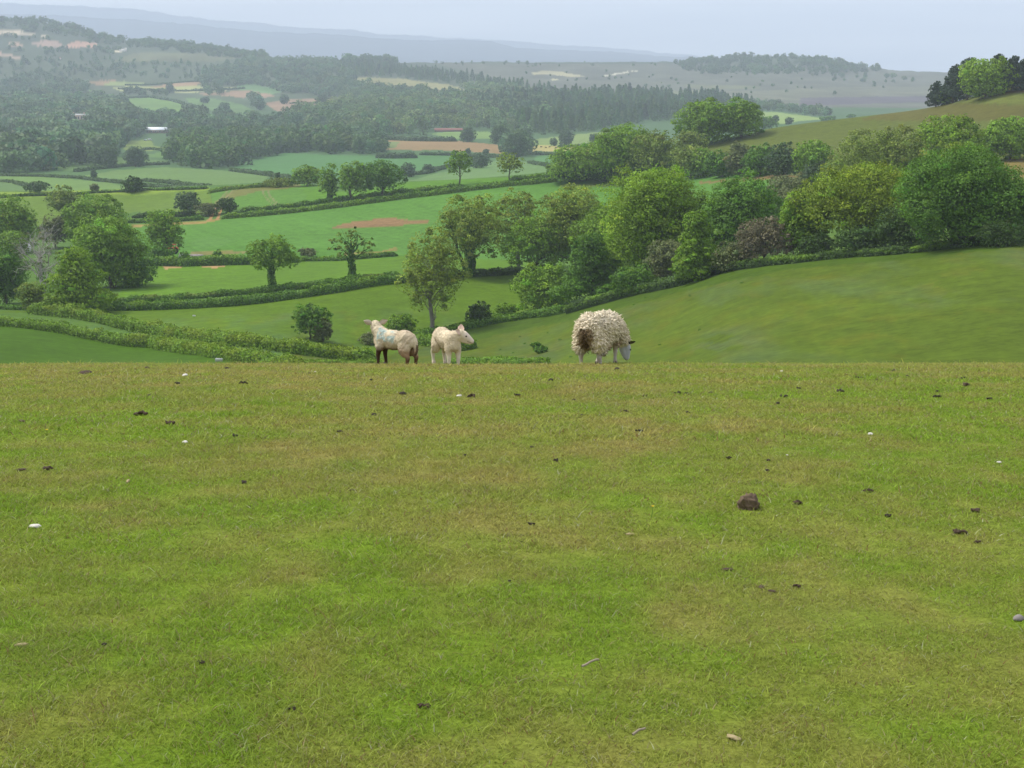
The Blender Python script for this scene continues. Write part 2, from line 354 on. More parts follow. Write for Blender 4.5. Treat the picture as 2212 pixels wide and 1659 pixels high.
# near pasture sheet
def turf_col(X, Y):
    d = fbm(X / .9, Y / 1.5, 101, 4); e = fbm(X / .3, Y / .45, 111, 3); g = fbm(X / 3.5, Y / 5, 121, 3)
    dry = np.clip((d - .5) * 1.0 + (e - .5) * 1.3 + (g - .5) * .7 + np.interp(Y, [4, 9, 15, 22], [.30, .38, .52, .72]), 0, 1)
    gr = np.array((.134, .205, .017)); st = np.array((.212, .196, .050))
    c = gr + (st - gr) * dry[..., None]
    lush = np.clip((fbm(X / .8, Y / 1.1, 131, 3) - .6) * 4, 0, 1)[..., None]
    return c * (1 - lush * .2) + np.array((.065, .16, .012)) * lush * .2
us = np.concatenate([np.linspace(-UMAX, -.42, 24)[:-1], np.linspace(-.42, .42, 360), np.linspace(.42, UMAX, 24)[1:]])
ysn = np.concatenate([np.linspace(-25, 2, 20)[:-1], np.linspace(2, 26.5, 420)])
PX_, PY_ = np.meshgrid(us, ysn); PX_ = PX_ * 26.5
PZ_ = zg(PX_.ravel(), np.minimum(PY_, 26.4999).ravel()).reshape(PX_.shape); PZ_[-1] = np.interp(us, UG, ZG[0])
grid_obj('pasture', PX_, PY_, PZ_, turf_col(PX_, PY_) * .8, M_TURF, 'close grazed hilltop pasture in front', 'pasture')
HAZE_D, HAZE_COL, EXPO = .000145, (.70, .80, .945, 1), 1.64
# ------------------------------------------------------------------ plants
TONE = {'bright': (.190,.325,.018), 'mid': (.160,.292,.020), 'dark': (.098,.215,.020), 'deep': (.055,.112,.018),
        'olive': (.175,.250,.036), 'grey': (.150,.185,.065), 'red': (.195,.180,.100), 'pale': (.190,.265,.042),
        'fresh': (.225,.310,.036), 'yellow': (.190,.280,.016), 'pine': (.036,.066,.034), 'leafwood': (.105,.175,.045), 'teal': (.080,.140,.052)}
class Bag:
    def __init__(s): s.V = []; s.Q = []; s.C = []; s.n = 0
    def add(s, V, Q, C):
        V = np.asarray(V, float).reshape(-1, 3); C = np.asarray(C, float)
        if C.ndim == 1: C = np.repeat(C[None], len(V), 0)
        s.V.append(V); s.Q.append(np.asarray(Q, int).reshape(-1, 4) + s.n); s.C.append(C); s.n += len(V)
    def obj(s, name, m, parent=None, smooth=False, loc=None):
        return mesh_from(name, np.concatenate(s.V), np.concatenate(s.Q), col=np.concatenate(s.C), mat=m, parent=parent, smooth=smooth, loc=loc)
def unit(v): return v / np.maximum(np.linalg.norm(v, axis=-1, keepdims=True), 1e-9)
def leaves(P, Nrm, size, C, r, asp=1.0):
    """rhombic leaf sprays at P facing Nrm"""
    n = len(P); Nrm = unit(Nrm)
    t = unit(np.cross(Nrm, r.normal(size=(n, 3)))); b = np.cross(Nrm, t)
    s = np.asarray(size).reshape(-1, 1) * (.6 + .8 * r.random((n, 1)))
    k = .8 * asp
    bend = Nrm * s * .18
    V = np.stack([P - t * s * .5 - bend, P - b * s * k * .5 + bend, P + t * s * .5 - bend, P + b * s * k * .5 + bend], 1)
    return V.reshape(-1, 3), np.arange(4 * n).reshape(n, 4), np.repeat(C, 4, 0)
def tube(bag, pts, rad, col, sides=6):
    pts = np.asarray(pts, float); k = len(pts)
    a = np.arange(sides) / sides * 2 * math.pi; V = []
    for i in range(k):
        d = pts[min(i + 1, k - 1)] - pts[max(i - 1, 0)]; d = d / (np.linalg.norm(d) + 1e-9)
        x = np.cross(d, [.31, .87, .2]); x /= np.linalg.norm(x) + 1e-9; y = np.cross(d, x)
        V.append(pts[i] + rad[i] * (np.cos(a)[:, None] * x + np.sin(a)[:, None] * y))
    Q = [[i*sides+j, i*sides+(j+1) % sides, (i+1)*sides+(j+1) % sides, (i+1)*sides+j] for i in range(k-1) for j in range(sides)]
    bag.add(np.concatenate(V), Q, col)
def branch(bag, a, b, r0, r1, col, r, wob=.12, seg=5, sides=6):
    a = np.asarray(a, float); b = np.asarray(b, float); L = np.linalg.norm(b - a)
    t = np.linspace(0, 1, seg + 1)[:, None]
    off = np.cumsum(r.normal(size=(seg + 1, 3)), 0); off = off - off[0] - t * (off[-1] - off[0])
    P = a + (b - a) * t + off * L * wob / math.sqrt(seg) + np.array([0, 0, 1]) * np.sin(t * math.pi) * L * .06
    tube(bag, P, np.linspace(r0, r1, seg + 1), col, sides); return P
BARK = (.085, .070, .052); IVY = (.035, .085, .022)

def crown_tree(seed, H, W, style, tone, leaf):
    """returns (wood Bag, leaf Bag); crown made of limb-end lobes filled with leaf sprays"""
    r = np.random.default_rng(seed); wood = Bag(); lf = Bag()
    S = dict(oak=(.14, 17, 1.7, .58), dense=(.0, 20, 2.1, .56), bush=(.0, 13, 1.9, .62), ash=(.12, 26, .78, .38), open=(.26, 15, .75, .42),
             sparse=(.06, 20, 1.15, .48), gnarl=(.28, 16, .85, .36), twig=(.30, 16, .5, .34), layer=(.0, 24, 1.9, .5), dead=(.2, 12, .05, .3), ivy=(.10, 16, .85, .46), pine=(.05, 22, 1.7, .45))[style]
    b0, nl, dens, lsz = S
    tone = np.array(TONE[tone]); rx = W / 2; zb = H * b0; hc = H - zb
    cen = np.array([0, 0, zb + hc * .5])
    lobes = []
    for i in range(nl):
        ph = i * 2.399 + r.random() * .8
        v = 1 - (i + .5) / nl * (1.75 if style not in ('bush', 'dense', 'layer') else 1.9)
        q = math.sqrt(max(0, 1 - v * v))
        k = .62 * (.8 + .45 * r.random())
        if style in ('layer', 'pine'):
            f = (i + .5) / nl; zz = zb + hc * (.06 + .9 * f); rr = rx * (1.0 - .78 * f) * (.35 + .6 * r.random())
            c = np.array([math.cos(ph) * rr, math.sin(ph) * rr, zz]); s = rx * (.5 - .25 * f)
            lobes.append((c, np.array([s * 1.1, s * 1.1, hc * .085 + s * .15]))); continue
        c = cen + np.array([math.cos(ph) * q * rx * k * 1.05, math.sin(ph) * q * rx * k * 1.05, v * hc * .5 * k * 1.08])
        s = lsz * (.75 + .5 * r.random())
        lobes.append((c, np.array([rx * s * .95, rx * s * .95, min(hc * .5, rx * 1.2) * s * .85])))
    # trunk and limbs
    tr = max(.12, H * (.034 if style == 'dead' else .026)) * (1.35 if style in ('oak', 'gnarl', 'ivy', 'twig') else 1.0)
    top = np.array([r.normal() * .04 * W, r.normal() * .04 * W, zb + hc * (.55 if style not in ('pine',) else .95)])
    bc = np.array(IVY if style in ('ivy', 'gnarl', 'twig') else ((.36, .34, .31) if style == 'dead' else (.19, .18, .15) if style == 'ash' else BARK))
    if style != 'bush':
        P = branch(wood, (0, 0, -.3), top, tr, tr * .4, bc, r, .06, 7, 8)
        fl = np.array([[0, 0, -.3], [0, 0, H * .05]]); tube(wood, fl, [tr * 1.5, tr * .98], bc, 8)
    else: P = np.array([[0, 0, 0.0], [0, 0, H * .3]])
    stems = 1
    if style in ('ivy',):
        for k in range(3):
            a = k * 2.1 + r.random(); e = np.array([math.cos(a) * rx * .55, math.sin(a) * rx * .3, H * (.6 + .2 * r.random())])
            branch(wood, (math.cos(a) * .5, math.sin(a) * .3, -.2), e, tr * .75, tr * .3, np.array(IVY), r, .1, 6, 7)
    for c, s in lobes:
        zt = min(max(c[2] - (.18 + .2 * r.random()) * hc, zb * .8 + .2), top[2] * .97)
        i = int(np.argmin(abs(P[:, 2] - zt)))
        rb = tr * (.24 if style == 'ash' else .34 if style not in ('gnarl', 'dead', 'twig') else .42) * (1 - .45 * i / len(P))
        bp = branch(wood, P[i], c, rb, rb * .3, bc, r, .16, 5, 5)
        for k in range(8 if style == 'dead' else (5 if dens < .8 else 2)):
            e = c + r.normal(size=3) * s * (.55 if style != 'dead' else .8)
            br2 = branch(wood, bp[3 + (k % 3)], e, rb * .34, rb * .09, bc, r, .2, 3, 4)
            if style == 'dead':
                for q in range(4): branch(wood, br2[1 + q % 3], e + r.normal(size=3) * s * .5, rb * .14, rb * .05, bc, r, .2, 2, 3)
    # leaves: sprays gathered in clumps on the outside of each lobe
    vol = sum(float(np.prod(s)) ** (2 / 3) for c, s in lobes)
    budget = dens * 3.6 * .7 * W * hc / (.5 * leaf ** 2)
    for c, s in lobes:
        nlf = int(budget * float(np.prod(s)) ** (2 / 3) / vol)
        if nlf < 4: continue
        ncl = max(5, int(nlf / (58 if dens > .5 else 30))); per = max(4, nlf // ncl)
        d = unit(r.normal(size=(ncl, 3)) + np.array([0, 0, .25]))
        rad = (.55 + .5 * r.random((ncl, 1)) ** .6)
        cc = c + d * s * rad; cr = (.30 if dens > .5 else .25) * float(np.mean(s)) * (.6 + .8 * r.random((ncl, 1)))
        ctone = (1 + .26 * r.normal(size=(ncl, 1))).clip(.6, 1.5) * (1 + .08 * r.normal())
        wr = np.concatenate([1 + .09 * r.normal(size=(ncl, 1)), np.ones((ncl, 1)), 1 + .1 * r.normal(size=(ncl, 1))], 1)
        P0 = np.repeat(cc, per, 0); R = np.repeat(cr, per, 0); n = len(P0)
        off = unit(r.normal(size=(n, 3))) * r.random((n, 1)) ** .45 * R
        off[:, 2] = off[:, 2] * .5 + abs(off[:, 2]) * .25
        if style == 'layer': off[:, 2] *= .6
        pos = P0 + off
        nrm = unit((pos - c) / s) * .6 + np.array([0, 0, .35]) + .55 * unit(r.normal(size=(n, 3))) + .9 * off / R
        C = tone * np.repeat(ctone * wr, per, 0) * (1 + .12 * r.normal(size=(n, 1))).clip(.6, 1.4)
        if dens > .55:      # closed outer leaf layer between the clumps
            ns = int(n * .75); q = unit(r.normal(size=(ns, 3)) + np.array([0, 0, .15])); ps = c + q * s * (.78 + .24 * r.random((ns, 1)))
            ps = ps + (fbm(q[:, 0] * 4 + c[0], q[:, 2] * 4 + q[:, 1] * 3, 5, 2) - .5)[:, None] * q * s * .35
            pos = np.concatenate([pos, ps]); nrm = np.concatenate([nrm, q * .8 + np.array([0, 0, .4]) + .55 * unit(r.normal(size=(ns, 3)))])
            C = np.concatenate([C, tone * (1 + .15 * r.normal(size=(ns, 1))).clip(.6, 1.4) * (1 + .1 * r.normal())])
        nin = n // 4 if dens > .8 else 0
        if nin:      # inner leaves of the crown
            q = unit(r.normal(size=(nin, 3))) * r.random((nin, 1)) ** .4 * .8
            pin = c + q * s * .75 + (cen - c) * r.random((nin, 1)) * .5
            pos = np.concatenate([pos, pin]); nrm = np.concatenate([nrm, q + .6 * r.normal(size=(nin, 3))]); C = np.concatenate([C, np.repeat(tone[None] * .9, nin, 0)])
        keep = pos[:, 2] > .05
        V, Q, CC = leaves(pos[keep], nrm[keep], leaf, C[keep], r)
        lf.add(V, Q, CC)
    if style in ('gnarl', 'ivy', 'dead', 'twig'):        # ivy sleeve on the trunk
        n = int((700 if style != 'dead' else 160) * (H / 12)); t = r.random(n); hh = t * top[2] * .9; k = np.interp(hh, P[:, 2], np.arange(len(P)))
        cx = np.interp(hh, P[:, 2], P[:, 0]); cy = np.interp(hh, P[:, 2], P[:, 1]); a = r.random(n) * 6.283
        rr = tr * (1.7 - .9 * t) + .1; d = np.stack([np.cos(a), np.sin(a), .3 + 0 * a], 1)
        pos = np.stack([cx, cy, hh], 1) + d * rr[:, None] * (.8 + .5 * r.random((n, 1)))
        V, Q, CC = leaves(pos, d + .4 * r.normal(size=(n, 3)), leaf, np.array(TONE['dark']) * (1 + .2 * r.normal(size=(n, 1))).clip(.5, 1.5), r)
        lf.add(V, Q, CC)
    return wood, lf

NTREE = [0]
def tree(px, base, top, wpx, style, tone, label, cat='tree', name='broadleaf_tree', group=None, leafpx=1.95, ymin=27):
    p, dep = ground(px, base, ymin)
    H = (base - top) * dep / F * 1.02; W = wpx * dep / F
    NTREE[0] += 1
    leaf = max(.22, leafpx * dep / F)
    if H < 3.2 and cat == 'bush': leaf *= .8
    wood, lf = crown_tree(1000 + NTREE[0], H, W, style, tone, leaf)
    t = empty(name, p); tag(t, label, cat, group)
    if wood.n: wood.obj('trunk' if cat == 'tree' else 'stem', M_BARK, t, True)
    if lf.n: lf.obj('crown' if cat == 'tree' else 'foliage', M_LEAF, t)
    return t
HT = 'trees along the hedge on the right hillside'; LT = 'trees in the hollow at far left'; RT = 'trees on the near ridge hedge line'
VT = 'single trees standing in the hazy valley fields'
# --- far left hollow
tree(77,313,250,72,'layer','bright','bright green spreading tree rising out of the lane hedge')
tree(43,306,226,58,'dead','grey','bare grey tree with pale leafless branches','tree','bare_tree')
tree(112,288,220,70,'dense','mid','rounded full tree right behind the bright lane tree',group=LT)
tree(137,287,257,30,'bush','dark','dark shrub at the right foot of the rounded full tree','bush','shrub')
tree(6,304,252,40,'dense','dark','darkest tree at the left edge, beside the bare grey tree',group=LT)
tree(14,262,232,30,'dense','mid','low green tree just below the white caravan roof',group=LT)
tree(97,250,200,57,'dense','mid','broad domed tree behind the rounded full tree',group=LT)
tree(16,252,201,44,'dense','mid','tree at the left edge above the white caravan roof',group=LT)
tree(56,248,216,34,'sparse','grey','thin greyish tree behind the top of the bare tree',group=LT)
tree(34,312,285,26,'bush','olive','olive bush at the foot of the bare grey tree','bush','shrub')
tree(63,219,187,34,'sparse','olive','hazy thin round tree standing on the yellow field edge',name='ash_tree')
tree(166,259,211,40,'sparse','mid','leaning round tree above the red tractor',name='ash_tree')
tree(159,262,246,24,'bush','dark','dark bush under the round tree left of the red tractor','bush','shrub')
tree(272,290,237,58,'gnarl','mid','wide stag headed oak with ivy trunk on the double hedge','tree','oak_tree')
tree(352,281,227,48,'twig','olive','thin leaved oak with open branches on the double hedge','tree','oak_tree')
tree(310,339,304,36,'sparse','dark','loose dark shrub in the lane hedge left of the lambs','bush','shrub')
tree(323,342,322,18,'bush','grey','small greyish shrub at the right foot of the loose dark shrub','bush','shrub')
tree(188,216,193,27,'sparse','teal','small round tree left of the brown cart track')
tree(228,213,198,18,'bush','deep','small dark bush right of the brown cart track','bush','shrub')
tree(208,216,203,20,'bush','grey','pale grey bush overhanging the brown cart track','bush','shrub')
tree(307,186,167,28,'dense','mid','leafy tree clump at the upper corner of the tramlined field',group=RT)
tree(279,187,179,30,'bush','olive','low flat topped hedgerow bush left of the leafy clump','bush','shrub')
tree(330,201,166,22,'ivy','mid','slim tree with dark ivy clad trunk on the ridge hedge',group=RT)
tree(352,201,161,29,'sparse','mid','tall pale tree between the ivy clad tree and the dark dome',group=RT)
tree(382,197,162,42,'oak','dark','dark dome shaped tree on the ridge hedge',group=RT,name='oak_tree')
tree(459,186,151,27,'open','mid','upright lone tree with clear trunk on the ridge hedge',group=RT,name='ash_tree')
tree(509.5,181,154,28,'open','fresh','thinner yellowish lone tree right of the upright one',group=RT,name='ash_tree')
tree(133,192,177.5,19,'bush','deep','dark pointed bush standing alone at the pale valley field edge','bush','shrub')
tree(36,192,182,22,'bush','teal','rounded bush in the pale field at far left','bush','shrub')
tree(185,263,252,9,'bush','dark','small pointed bush in the hedge near the bonfire','bush','shrub')
tree(218,263,251,11,'bush','dark','taller bush in the hedge right of the bonfire','bush','shrub')
tree(308,258,248,16,'bush','grey','bush on the field hedge between the two oaks','bush','shrub')
# --- centre group above the lambs
tree(432,331,233,68,'ash','fresh','tall thin ash with forked pale trunk behind the lambs','tree','ash_tree')
tree(402,332,315,26,'bush','mid','low bush left of the tall thin ash trunk','bush','shrub')
tree(371,344,332,20,'bush','grey','low grey bush just left of the blue marked lamb','bush','shrub')
tree(479,324,304,24,'bush','deep','dark dense bush at the corner where hedges meet above the white lamb','bush','shrub')
tree(507,317,304,22,'bush','mid','loose shrub in the field hedge right of the dark corner bush','bush','shrub')
tree(469,277,196,66,'ivy','fresh','pale many stemmed tree with ivy covered trunks behind the ash','tree','ash_tree')
tree(519,270,191,54,'ash','fresh','thin topped pale tree right of the many stemmed tree','tree','ash_tree')
tree(538,276,219,66,'oak','mid','spreading oak with shadowed trunk below the thin topped tree','tree','oak_tree')
tree(573,272,189,62,'sparse','fresh','light green tree left of the largest rounded tree',group=HT)
tree(613,272,205,70,'dense','mid','full green tree in front of the largest rounded tree',group=HT)
tree(657,275,170,96,'dense','bright','largest rounded light green tree of the hillside hedge',group=HT)
tree(591,300,236,66,'layer','dark','layered dark tree leaning over the field edge above the ewe',group=HT)
tree(546.5,311,268.5,54,'bush','mid','big rounded bush at the lower end of the hillside hedge','bush','shrub')
tree(634,294,268,42,'bush','dark','low dark shrub right of the layered dark tree','bush','shrub')
tree(667,281,242,42,'bush','grey','grey green rounded shrub at the field edge','bush','shrub')
tree(695,281,213,52,'layer','mid','tiered green tree right of the grey green shrub',group=HT)
# --- right hedge
tree(740,256,183,76,'dense','dark','dark domed tree above the reddish shrub',group=HT)
tree(763,264,219,54,'sparse','red','reddish grey feathery shrub on the right field edge','bush','shrub')
tree(733,270,243,36,'bush','grey','pale grey shrub left of the reddish one','bush','shrub')
tree(801,257,193,44,'dense','mid','narrow green tree between the reddish shrub and the yellow oak',group=HT)
tree(857,251,172,108,'oak','yellow','wide yellow green oak leaning over the right field','tree','oak_tree')
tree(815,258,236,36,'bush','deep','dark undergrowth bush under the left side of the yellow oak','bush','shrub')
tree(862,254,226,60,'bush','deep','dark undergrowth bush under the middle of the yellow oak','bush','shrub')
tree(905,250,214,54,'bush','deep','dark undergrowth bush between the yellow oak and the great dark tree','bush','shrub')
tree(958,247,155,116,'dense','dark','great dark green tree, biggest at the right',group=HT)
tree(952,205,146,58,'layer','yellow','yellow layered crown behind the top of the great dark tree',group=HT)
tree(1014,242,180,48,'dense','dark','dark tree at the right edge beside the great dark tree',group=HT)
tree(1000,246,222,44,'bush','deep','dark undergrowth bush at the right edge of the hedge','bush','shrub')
tree(888,196,130,98,'sparse','pale','pale wide feathery tree behind the yellow oak',group=HT)
tree(945,180,119,68,'dense','bright','light green tree right of the pale feathery tree',group=HT)
tree(1010,160,120,54,'dense','mid','rounded tree at the right edge on the brown green hill',group=HT)
tree(849,196,155,52,'bush','pale','pale rounded bush left of the pale feathery tree','bush','shrub')
tree(791,196,176,50,'bush','grey','dull grey thicket beside the brown field corner','bush','shrub')
tree(823,192,165,38,'bush','teal','dull dark thicket between the brown corner and pale bush','bush','shrub')
tree(780,215,190,60,'bush','grey','low grey green thicket above the dark domed tree','bush','shrub')
tree(835,214,188,60,'bush','mid','low green thicket behind the narrow tree','bush','shrub')
tree(985,150,138,40,'bush','teal','low dark scrub left of the tree on the right edge','bush','shrub')
tree(720,240,200,46,'bush','mid','green thicket between the tiered tree and the dark dome','bush','shrub')
# --- wood strip between ridge hedge and right hill
tree(582,181,146,58,'dense','mid','first rounded tree at the left end of the upper wood')
tree(622,181,131,66,'dense','mid','tall rounded tree in the middle of the upper wood')
tree(600,181,143,44,'sparse','olive','olive tree in front of the tall upper wood tree')
tree(656,180,133,56,'sparse','olive','olive tree at the right of the tall upper wood tree')
tree(690,178,146,44,'sparse','pale','pale tree at the right end of the upper wood')
for px, b, h, w, tn, lb in ((702,177,26,30,'mid','dark low tree first in the hedge under the right hill'),(722,177,24,30,'dark','second low tree of the hedge under the right hill'),
    (739,176.5,34,26,'grey','whitish hawthorn in the hedge under the right hill'),(760,176,27,34,'dark','low tree right of the whitish hawthorn'),
    (783,175,28,34,'teal','low dark tree before the rounded end of the right hill hedge'),(812,174,31,40,'mid','rounded tree ending the hedge under the right hill')):
    tree(px,b,b-h,w,'dense',tn,lb,group='low trees in the hedge under the right hill')
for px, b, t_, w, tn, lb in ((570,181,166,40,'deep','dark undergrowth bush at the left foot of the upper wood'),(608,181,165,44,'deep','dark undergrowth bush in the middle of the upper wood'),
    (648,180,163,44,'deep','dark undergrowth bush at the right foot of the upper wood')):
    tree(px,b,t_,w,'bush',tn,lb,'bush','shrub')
# --- right hill top
tree(706,145,103,54,'dense','mid','large rounded tree at the left foot of the right hill')
tree(741,138,101,38,'dense','mid','taller narrow tree beside the large one at the hill foot')
tree(764,129,117,22,'bush','dark','small dark tree ending the hill foot clump','bush','shrub')
tree(690,156,132,34,'sparse','pale','pale bushy tree below the large tree at the hill foot')
tree(936,107,83,24,'pine','pine','lone dark pine at the left end of the hilltop grove','tree','pine_tree')
for px, b, t_, w, st, lb in ((953,103,67,32,'pine','dark pine behind the lone pine on the hilltop'),(967,100,60,34,'pine','tall dark pine left of the bright hilltop tree'),
    (996,94,56,30,'pine','dark pine rising behind the bright hilltop tree'),(1011,92,58,28,'pine','dark pine right of the bright hilltop tree'),(1023,90,60,28,'pine','dark pine at the right edge of the hilltop grove')):
    tree(px,b,t_,w,st,'pine',lb,'tree','pine_tree','dark pines on the right hilltop')
tree(985,98,61,52,'dense','bright','bright rounded tree among the dark hilltop pines')
tree(1020,89,69,24,'dense','mid','green tree at the right edge before the pines')
tree(948,104,92,20,'bush','mid','low bush at the foot of the dark hilltop pines','bush','shrub')
for px, y, w in ((823,119.5,8),(831,118.6,10),(851,116.5,8),(760,131.5,9)):
    tree(px,y+1.2,y-2,w,'bush','dark','tiny bush breaking the smooth skyline of the right hill','bush','shrub','bushes on the skyline of the right hill')
# --- single trees of the hazy valley
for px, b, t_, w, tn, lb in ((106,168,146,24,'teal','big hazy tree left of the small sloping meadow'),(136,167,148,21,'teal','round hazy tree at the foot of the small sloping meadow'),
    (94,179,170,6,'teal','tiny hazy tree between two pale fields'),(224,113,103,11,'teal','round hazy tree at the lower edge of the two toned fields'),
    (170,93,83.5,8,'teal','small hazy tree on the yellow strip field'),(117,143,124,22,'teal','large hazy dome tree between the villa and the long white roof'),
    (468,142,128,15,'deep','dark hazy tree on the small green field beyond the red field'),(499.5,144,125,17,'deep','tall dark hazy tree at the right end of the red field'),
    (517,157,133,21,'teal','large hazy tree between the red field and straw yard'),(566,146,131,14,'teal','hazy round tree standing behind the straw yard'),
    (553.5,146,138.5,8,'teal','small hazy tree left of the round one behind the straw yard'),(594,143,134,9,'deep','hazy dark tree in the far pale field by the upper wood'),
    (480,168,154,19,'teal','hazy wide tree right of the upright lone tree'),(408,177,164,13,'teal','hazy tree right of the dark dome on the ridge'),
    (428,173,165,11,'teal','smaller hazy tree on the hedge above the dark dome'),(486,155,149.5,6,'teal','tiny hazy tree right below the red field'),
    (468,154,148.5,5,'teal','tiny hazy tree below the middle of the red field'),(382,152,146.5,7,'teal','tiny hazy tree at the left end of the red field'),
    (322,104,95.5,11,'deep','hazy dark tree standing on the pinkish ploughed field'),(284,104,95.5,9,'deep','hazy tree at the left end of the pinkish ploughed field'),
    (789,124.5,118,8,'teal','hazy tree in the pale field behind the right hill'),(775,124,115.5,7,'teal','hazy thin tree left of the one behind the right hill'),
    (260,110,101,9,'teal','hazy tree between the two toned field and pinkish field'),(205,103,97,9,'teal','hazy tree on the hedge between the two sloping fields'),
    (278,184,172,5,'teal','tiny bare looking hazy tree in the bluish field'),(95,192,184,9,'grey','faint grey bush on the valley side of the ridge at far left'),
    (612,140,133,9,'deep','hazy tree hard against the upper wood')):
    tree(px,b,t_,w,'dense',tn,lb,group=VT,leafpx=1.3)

# ------------------------------------------------------------------ hedges: each one a thing following its polyline
def hedge(pts, hpx, wm, tone, label, tone2=None, ymin=60, dens=1.0, top_flat=.5, name='hedge', cat='hedge', lumps=.34):
    W3 = [ground(x, y, ymin) for x, y in pts]
    P = np.array([list(a[0]) for a in W3]); D = np.array([a[1] for a in W3])
    seg = np.linalg.norm(np.diff(P[:, :2], axis=0), axis=1); s = np.concatenate([[0], np.cumsum(seg)])
    L = s[-1]; n = max(4, int(L / 1.0)); ss = np.linspace(0, L, n)
    cx = np.interp(ss, s, P[:, 0]); cy = np.interp(ss, s, P[:, 1]); dep = np.interp(ss, s, D)
    h = np.mean(dep) * hpx * .86 / F
    cx = cx + (fbm(ss / 9, ss * 0, 7, 2) - .5) * .5; cz = zg(cx, cy)
    r = np.random.default_rng(int(abs(pts[0][0] * 7 + pts[0][1] * 13)) + len(pts))
    leaf = max(.22, 1.9 * np.mean(dep) / F)
    taper = np.clip(np.minimum(ss, L - ss) / (h * .8), .12, 1) ** .5
    hh = h * (1 + lumps * 2 * (fbm(ss / 2.6, ss * 0 + pts[0][1], 3, 3) - .5)); hh = hh * taper; ww = wm * taper * (1 + .5 * (fbm(ss / 3, ss * 0, 9, 2) - .5))
    tx = np.gradient(cx); ty = np.gradient(cy); tl = np.hypot(tx, ty); nx, ny = -ty / tl, tx / tl
    b = Bag(); t1 = np.array(TONE[tone]); t2 = np.array(TONE[tone2 or tone])
    # solid twiggy heart
    prof = [(-.42, 0), (-.40, .6), (-.22, .8), (.22, .8), (.40, .6), (.42, 0)]
    V = np.stack([np.stack([cx + nx * ww * a, cy + ny * ww * a, cz - .3 + hh * c * (1 if c else 0)], -1) for a, c in prof], 1)
    i = np.arange(n * 6).reshape(n, 6)
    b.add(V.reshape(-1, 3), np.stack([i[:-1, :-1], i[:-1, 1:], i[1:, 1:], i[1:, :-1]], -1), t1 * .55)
    m = int(dens * 5.2 * L * (2 * h + wm) / leaf ** 2 * .55); m = min(m, 42000)
    k = r.random(m) * (n - 1); kk = k.astype(int)
    g = lambda a: np.interp(k, np.arange(n), a)
    th = r.random(m) * math.pi; q = .82 + .3 * r.random(m) + .55 * (fbm(k * 1.0 / 1.3, th * 2.0, 19, 3) - .5)
    e = .55
    ca, sa = np.cos(th), np.sin(th)
    ox = np.sign(ca) * abs(ca) ** e * .5 * g(ww) * q; oz = abs(sa) ** top_flat * g(hh) * q
    bl = r.random(m) < .35; oz = np.where(bl, oz * r.random(m), oz)
    pos = np.stack([g(cx) + g(nx) * ox, g(cy) + g(ny) * ox, g(cz) + oz], 1)
    nrm = np.stack([g(nx) * ca, g(ny) * ca, sa + .3], 1) + .7 * unit(r.normal(size=(m, 3)))
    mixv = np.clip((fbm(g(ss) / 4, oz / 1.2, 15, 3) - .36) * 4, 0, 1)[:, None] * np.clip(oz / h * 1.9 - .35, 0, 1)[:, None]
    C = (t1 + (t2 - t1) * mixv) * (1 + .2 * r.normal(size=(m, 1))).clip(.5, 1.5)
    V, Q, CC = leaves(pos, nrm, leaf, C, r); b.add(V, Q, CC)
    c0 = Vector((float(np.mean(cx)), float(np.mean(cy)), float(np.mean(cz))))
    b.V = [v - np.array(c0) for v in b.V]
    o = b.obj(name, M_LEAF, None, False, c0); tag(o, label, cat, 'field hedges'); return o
hedge([(-60,319),(0,326),(77,335.5),(154,346.5),(231,360),(258,364.5),(300,371)],12,2.2,'mid','bright clipped hedge along the near side of the lane, sinking behind the crest','yellow')
hedge([(258,366),(300,366),(341,366),(390,366)],6.5,1.7,'mid','short end of clipped hedge peeping over the crest left of the lambs','bright',ymin=150)
hedge([(30,313.5),(56,316),(96,321.5),(154,334),(231,345),(290,353),(341,359.5),(375,362.5)],13,2.2,'mid','long hedge along the far side of the lane','yellow')
hedge([(0,309),(20,310),(45,310.5)],6,2,'dark','dark scrubby hedge end below the bare grey tree')
hedge([(111,304),(160,301),(262,292.5),(341,284),(402,278)],6.5,2.2,'dark','upper hedge of the double hedge under the oaks','olive',ymin=240)
hedge([(96,310.5),(154,309.5),(231,306),(290,299),(341,291.5),(402,282.5)],9.5,2.4,'dark','lower hedge of the double hedge under the oaks','mid')
hedge([(400,283),(465,276.5),(526,273.5),(560,270)],8,2.4,'deep','shadowed hedge running under the many stemmed tree and oak','dark',ymin=240)
hedge([(143,265),(185,266),(239,264.5),(270,264),(300,262)],10,3.2,'dark','scrubby hedge behind the bonfire','mid',ymin=300)
hedge([(300,261),(341,260.5),(397,256)],5,2,'dark','thin low hedge behind the right oak','mid',ymin=300)
hedge([(415,343),(440,345),(470,350)],11,3,'mid','rough hedge seen between the two lambs','dark')
hedge([(412,336),(440,334),(465,329),(500,322),(530,317),(570,311)],8,2.4,'dark','rough field hedge climbing right from behind the ash','mid')
hedge([(452,364.5),(500,365.5),(545,366)],9,3.0,'mid','low rough hedge along the crest right of the white lamb','dark',ymin=120,lumps=.4)
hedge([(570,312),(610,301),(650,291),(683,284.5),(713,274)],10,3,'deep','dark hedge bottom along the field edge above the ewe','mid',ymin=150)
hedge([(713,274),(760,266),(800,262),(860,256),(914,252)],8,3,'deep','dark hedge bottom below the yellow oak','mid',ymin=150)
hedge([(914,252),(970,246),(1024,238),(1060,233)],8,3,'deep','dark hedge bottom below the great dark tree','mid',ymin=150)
hedge([(241,212),(290,207.5),(341,201),(400,193),(465,187)],4.6,2.2,'dark','upper hedge of the ridge double hedge, right of the track','mid',ymin=380)
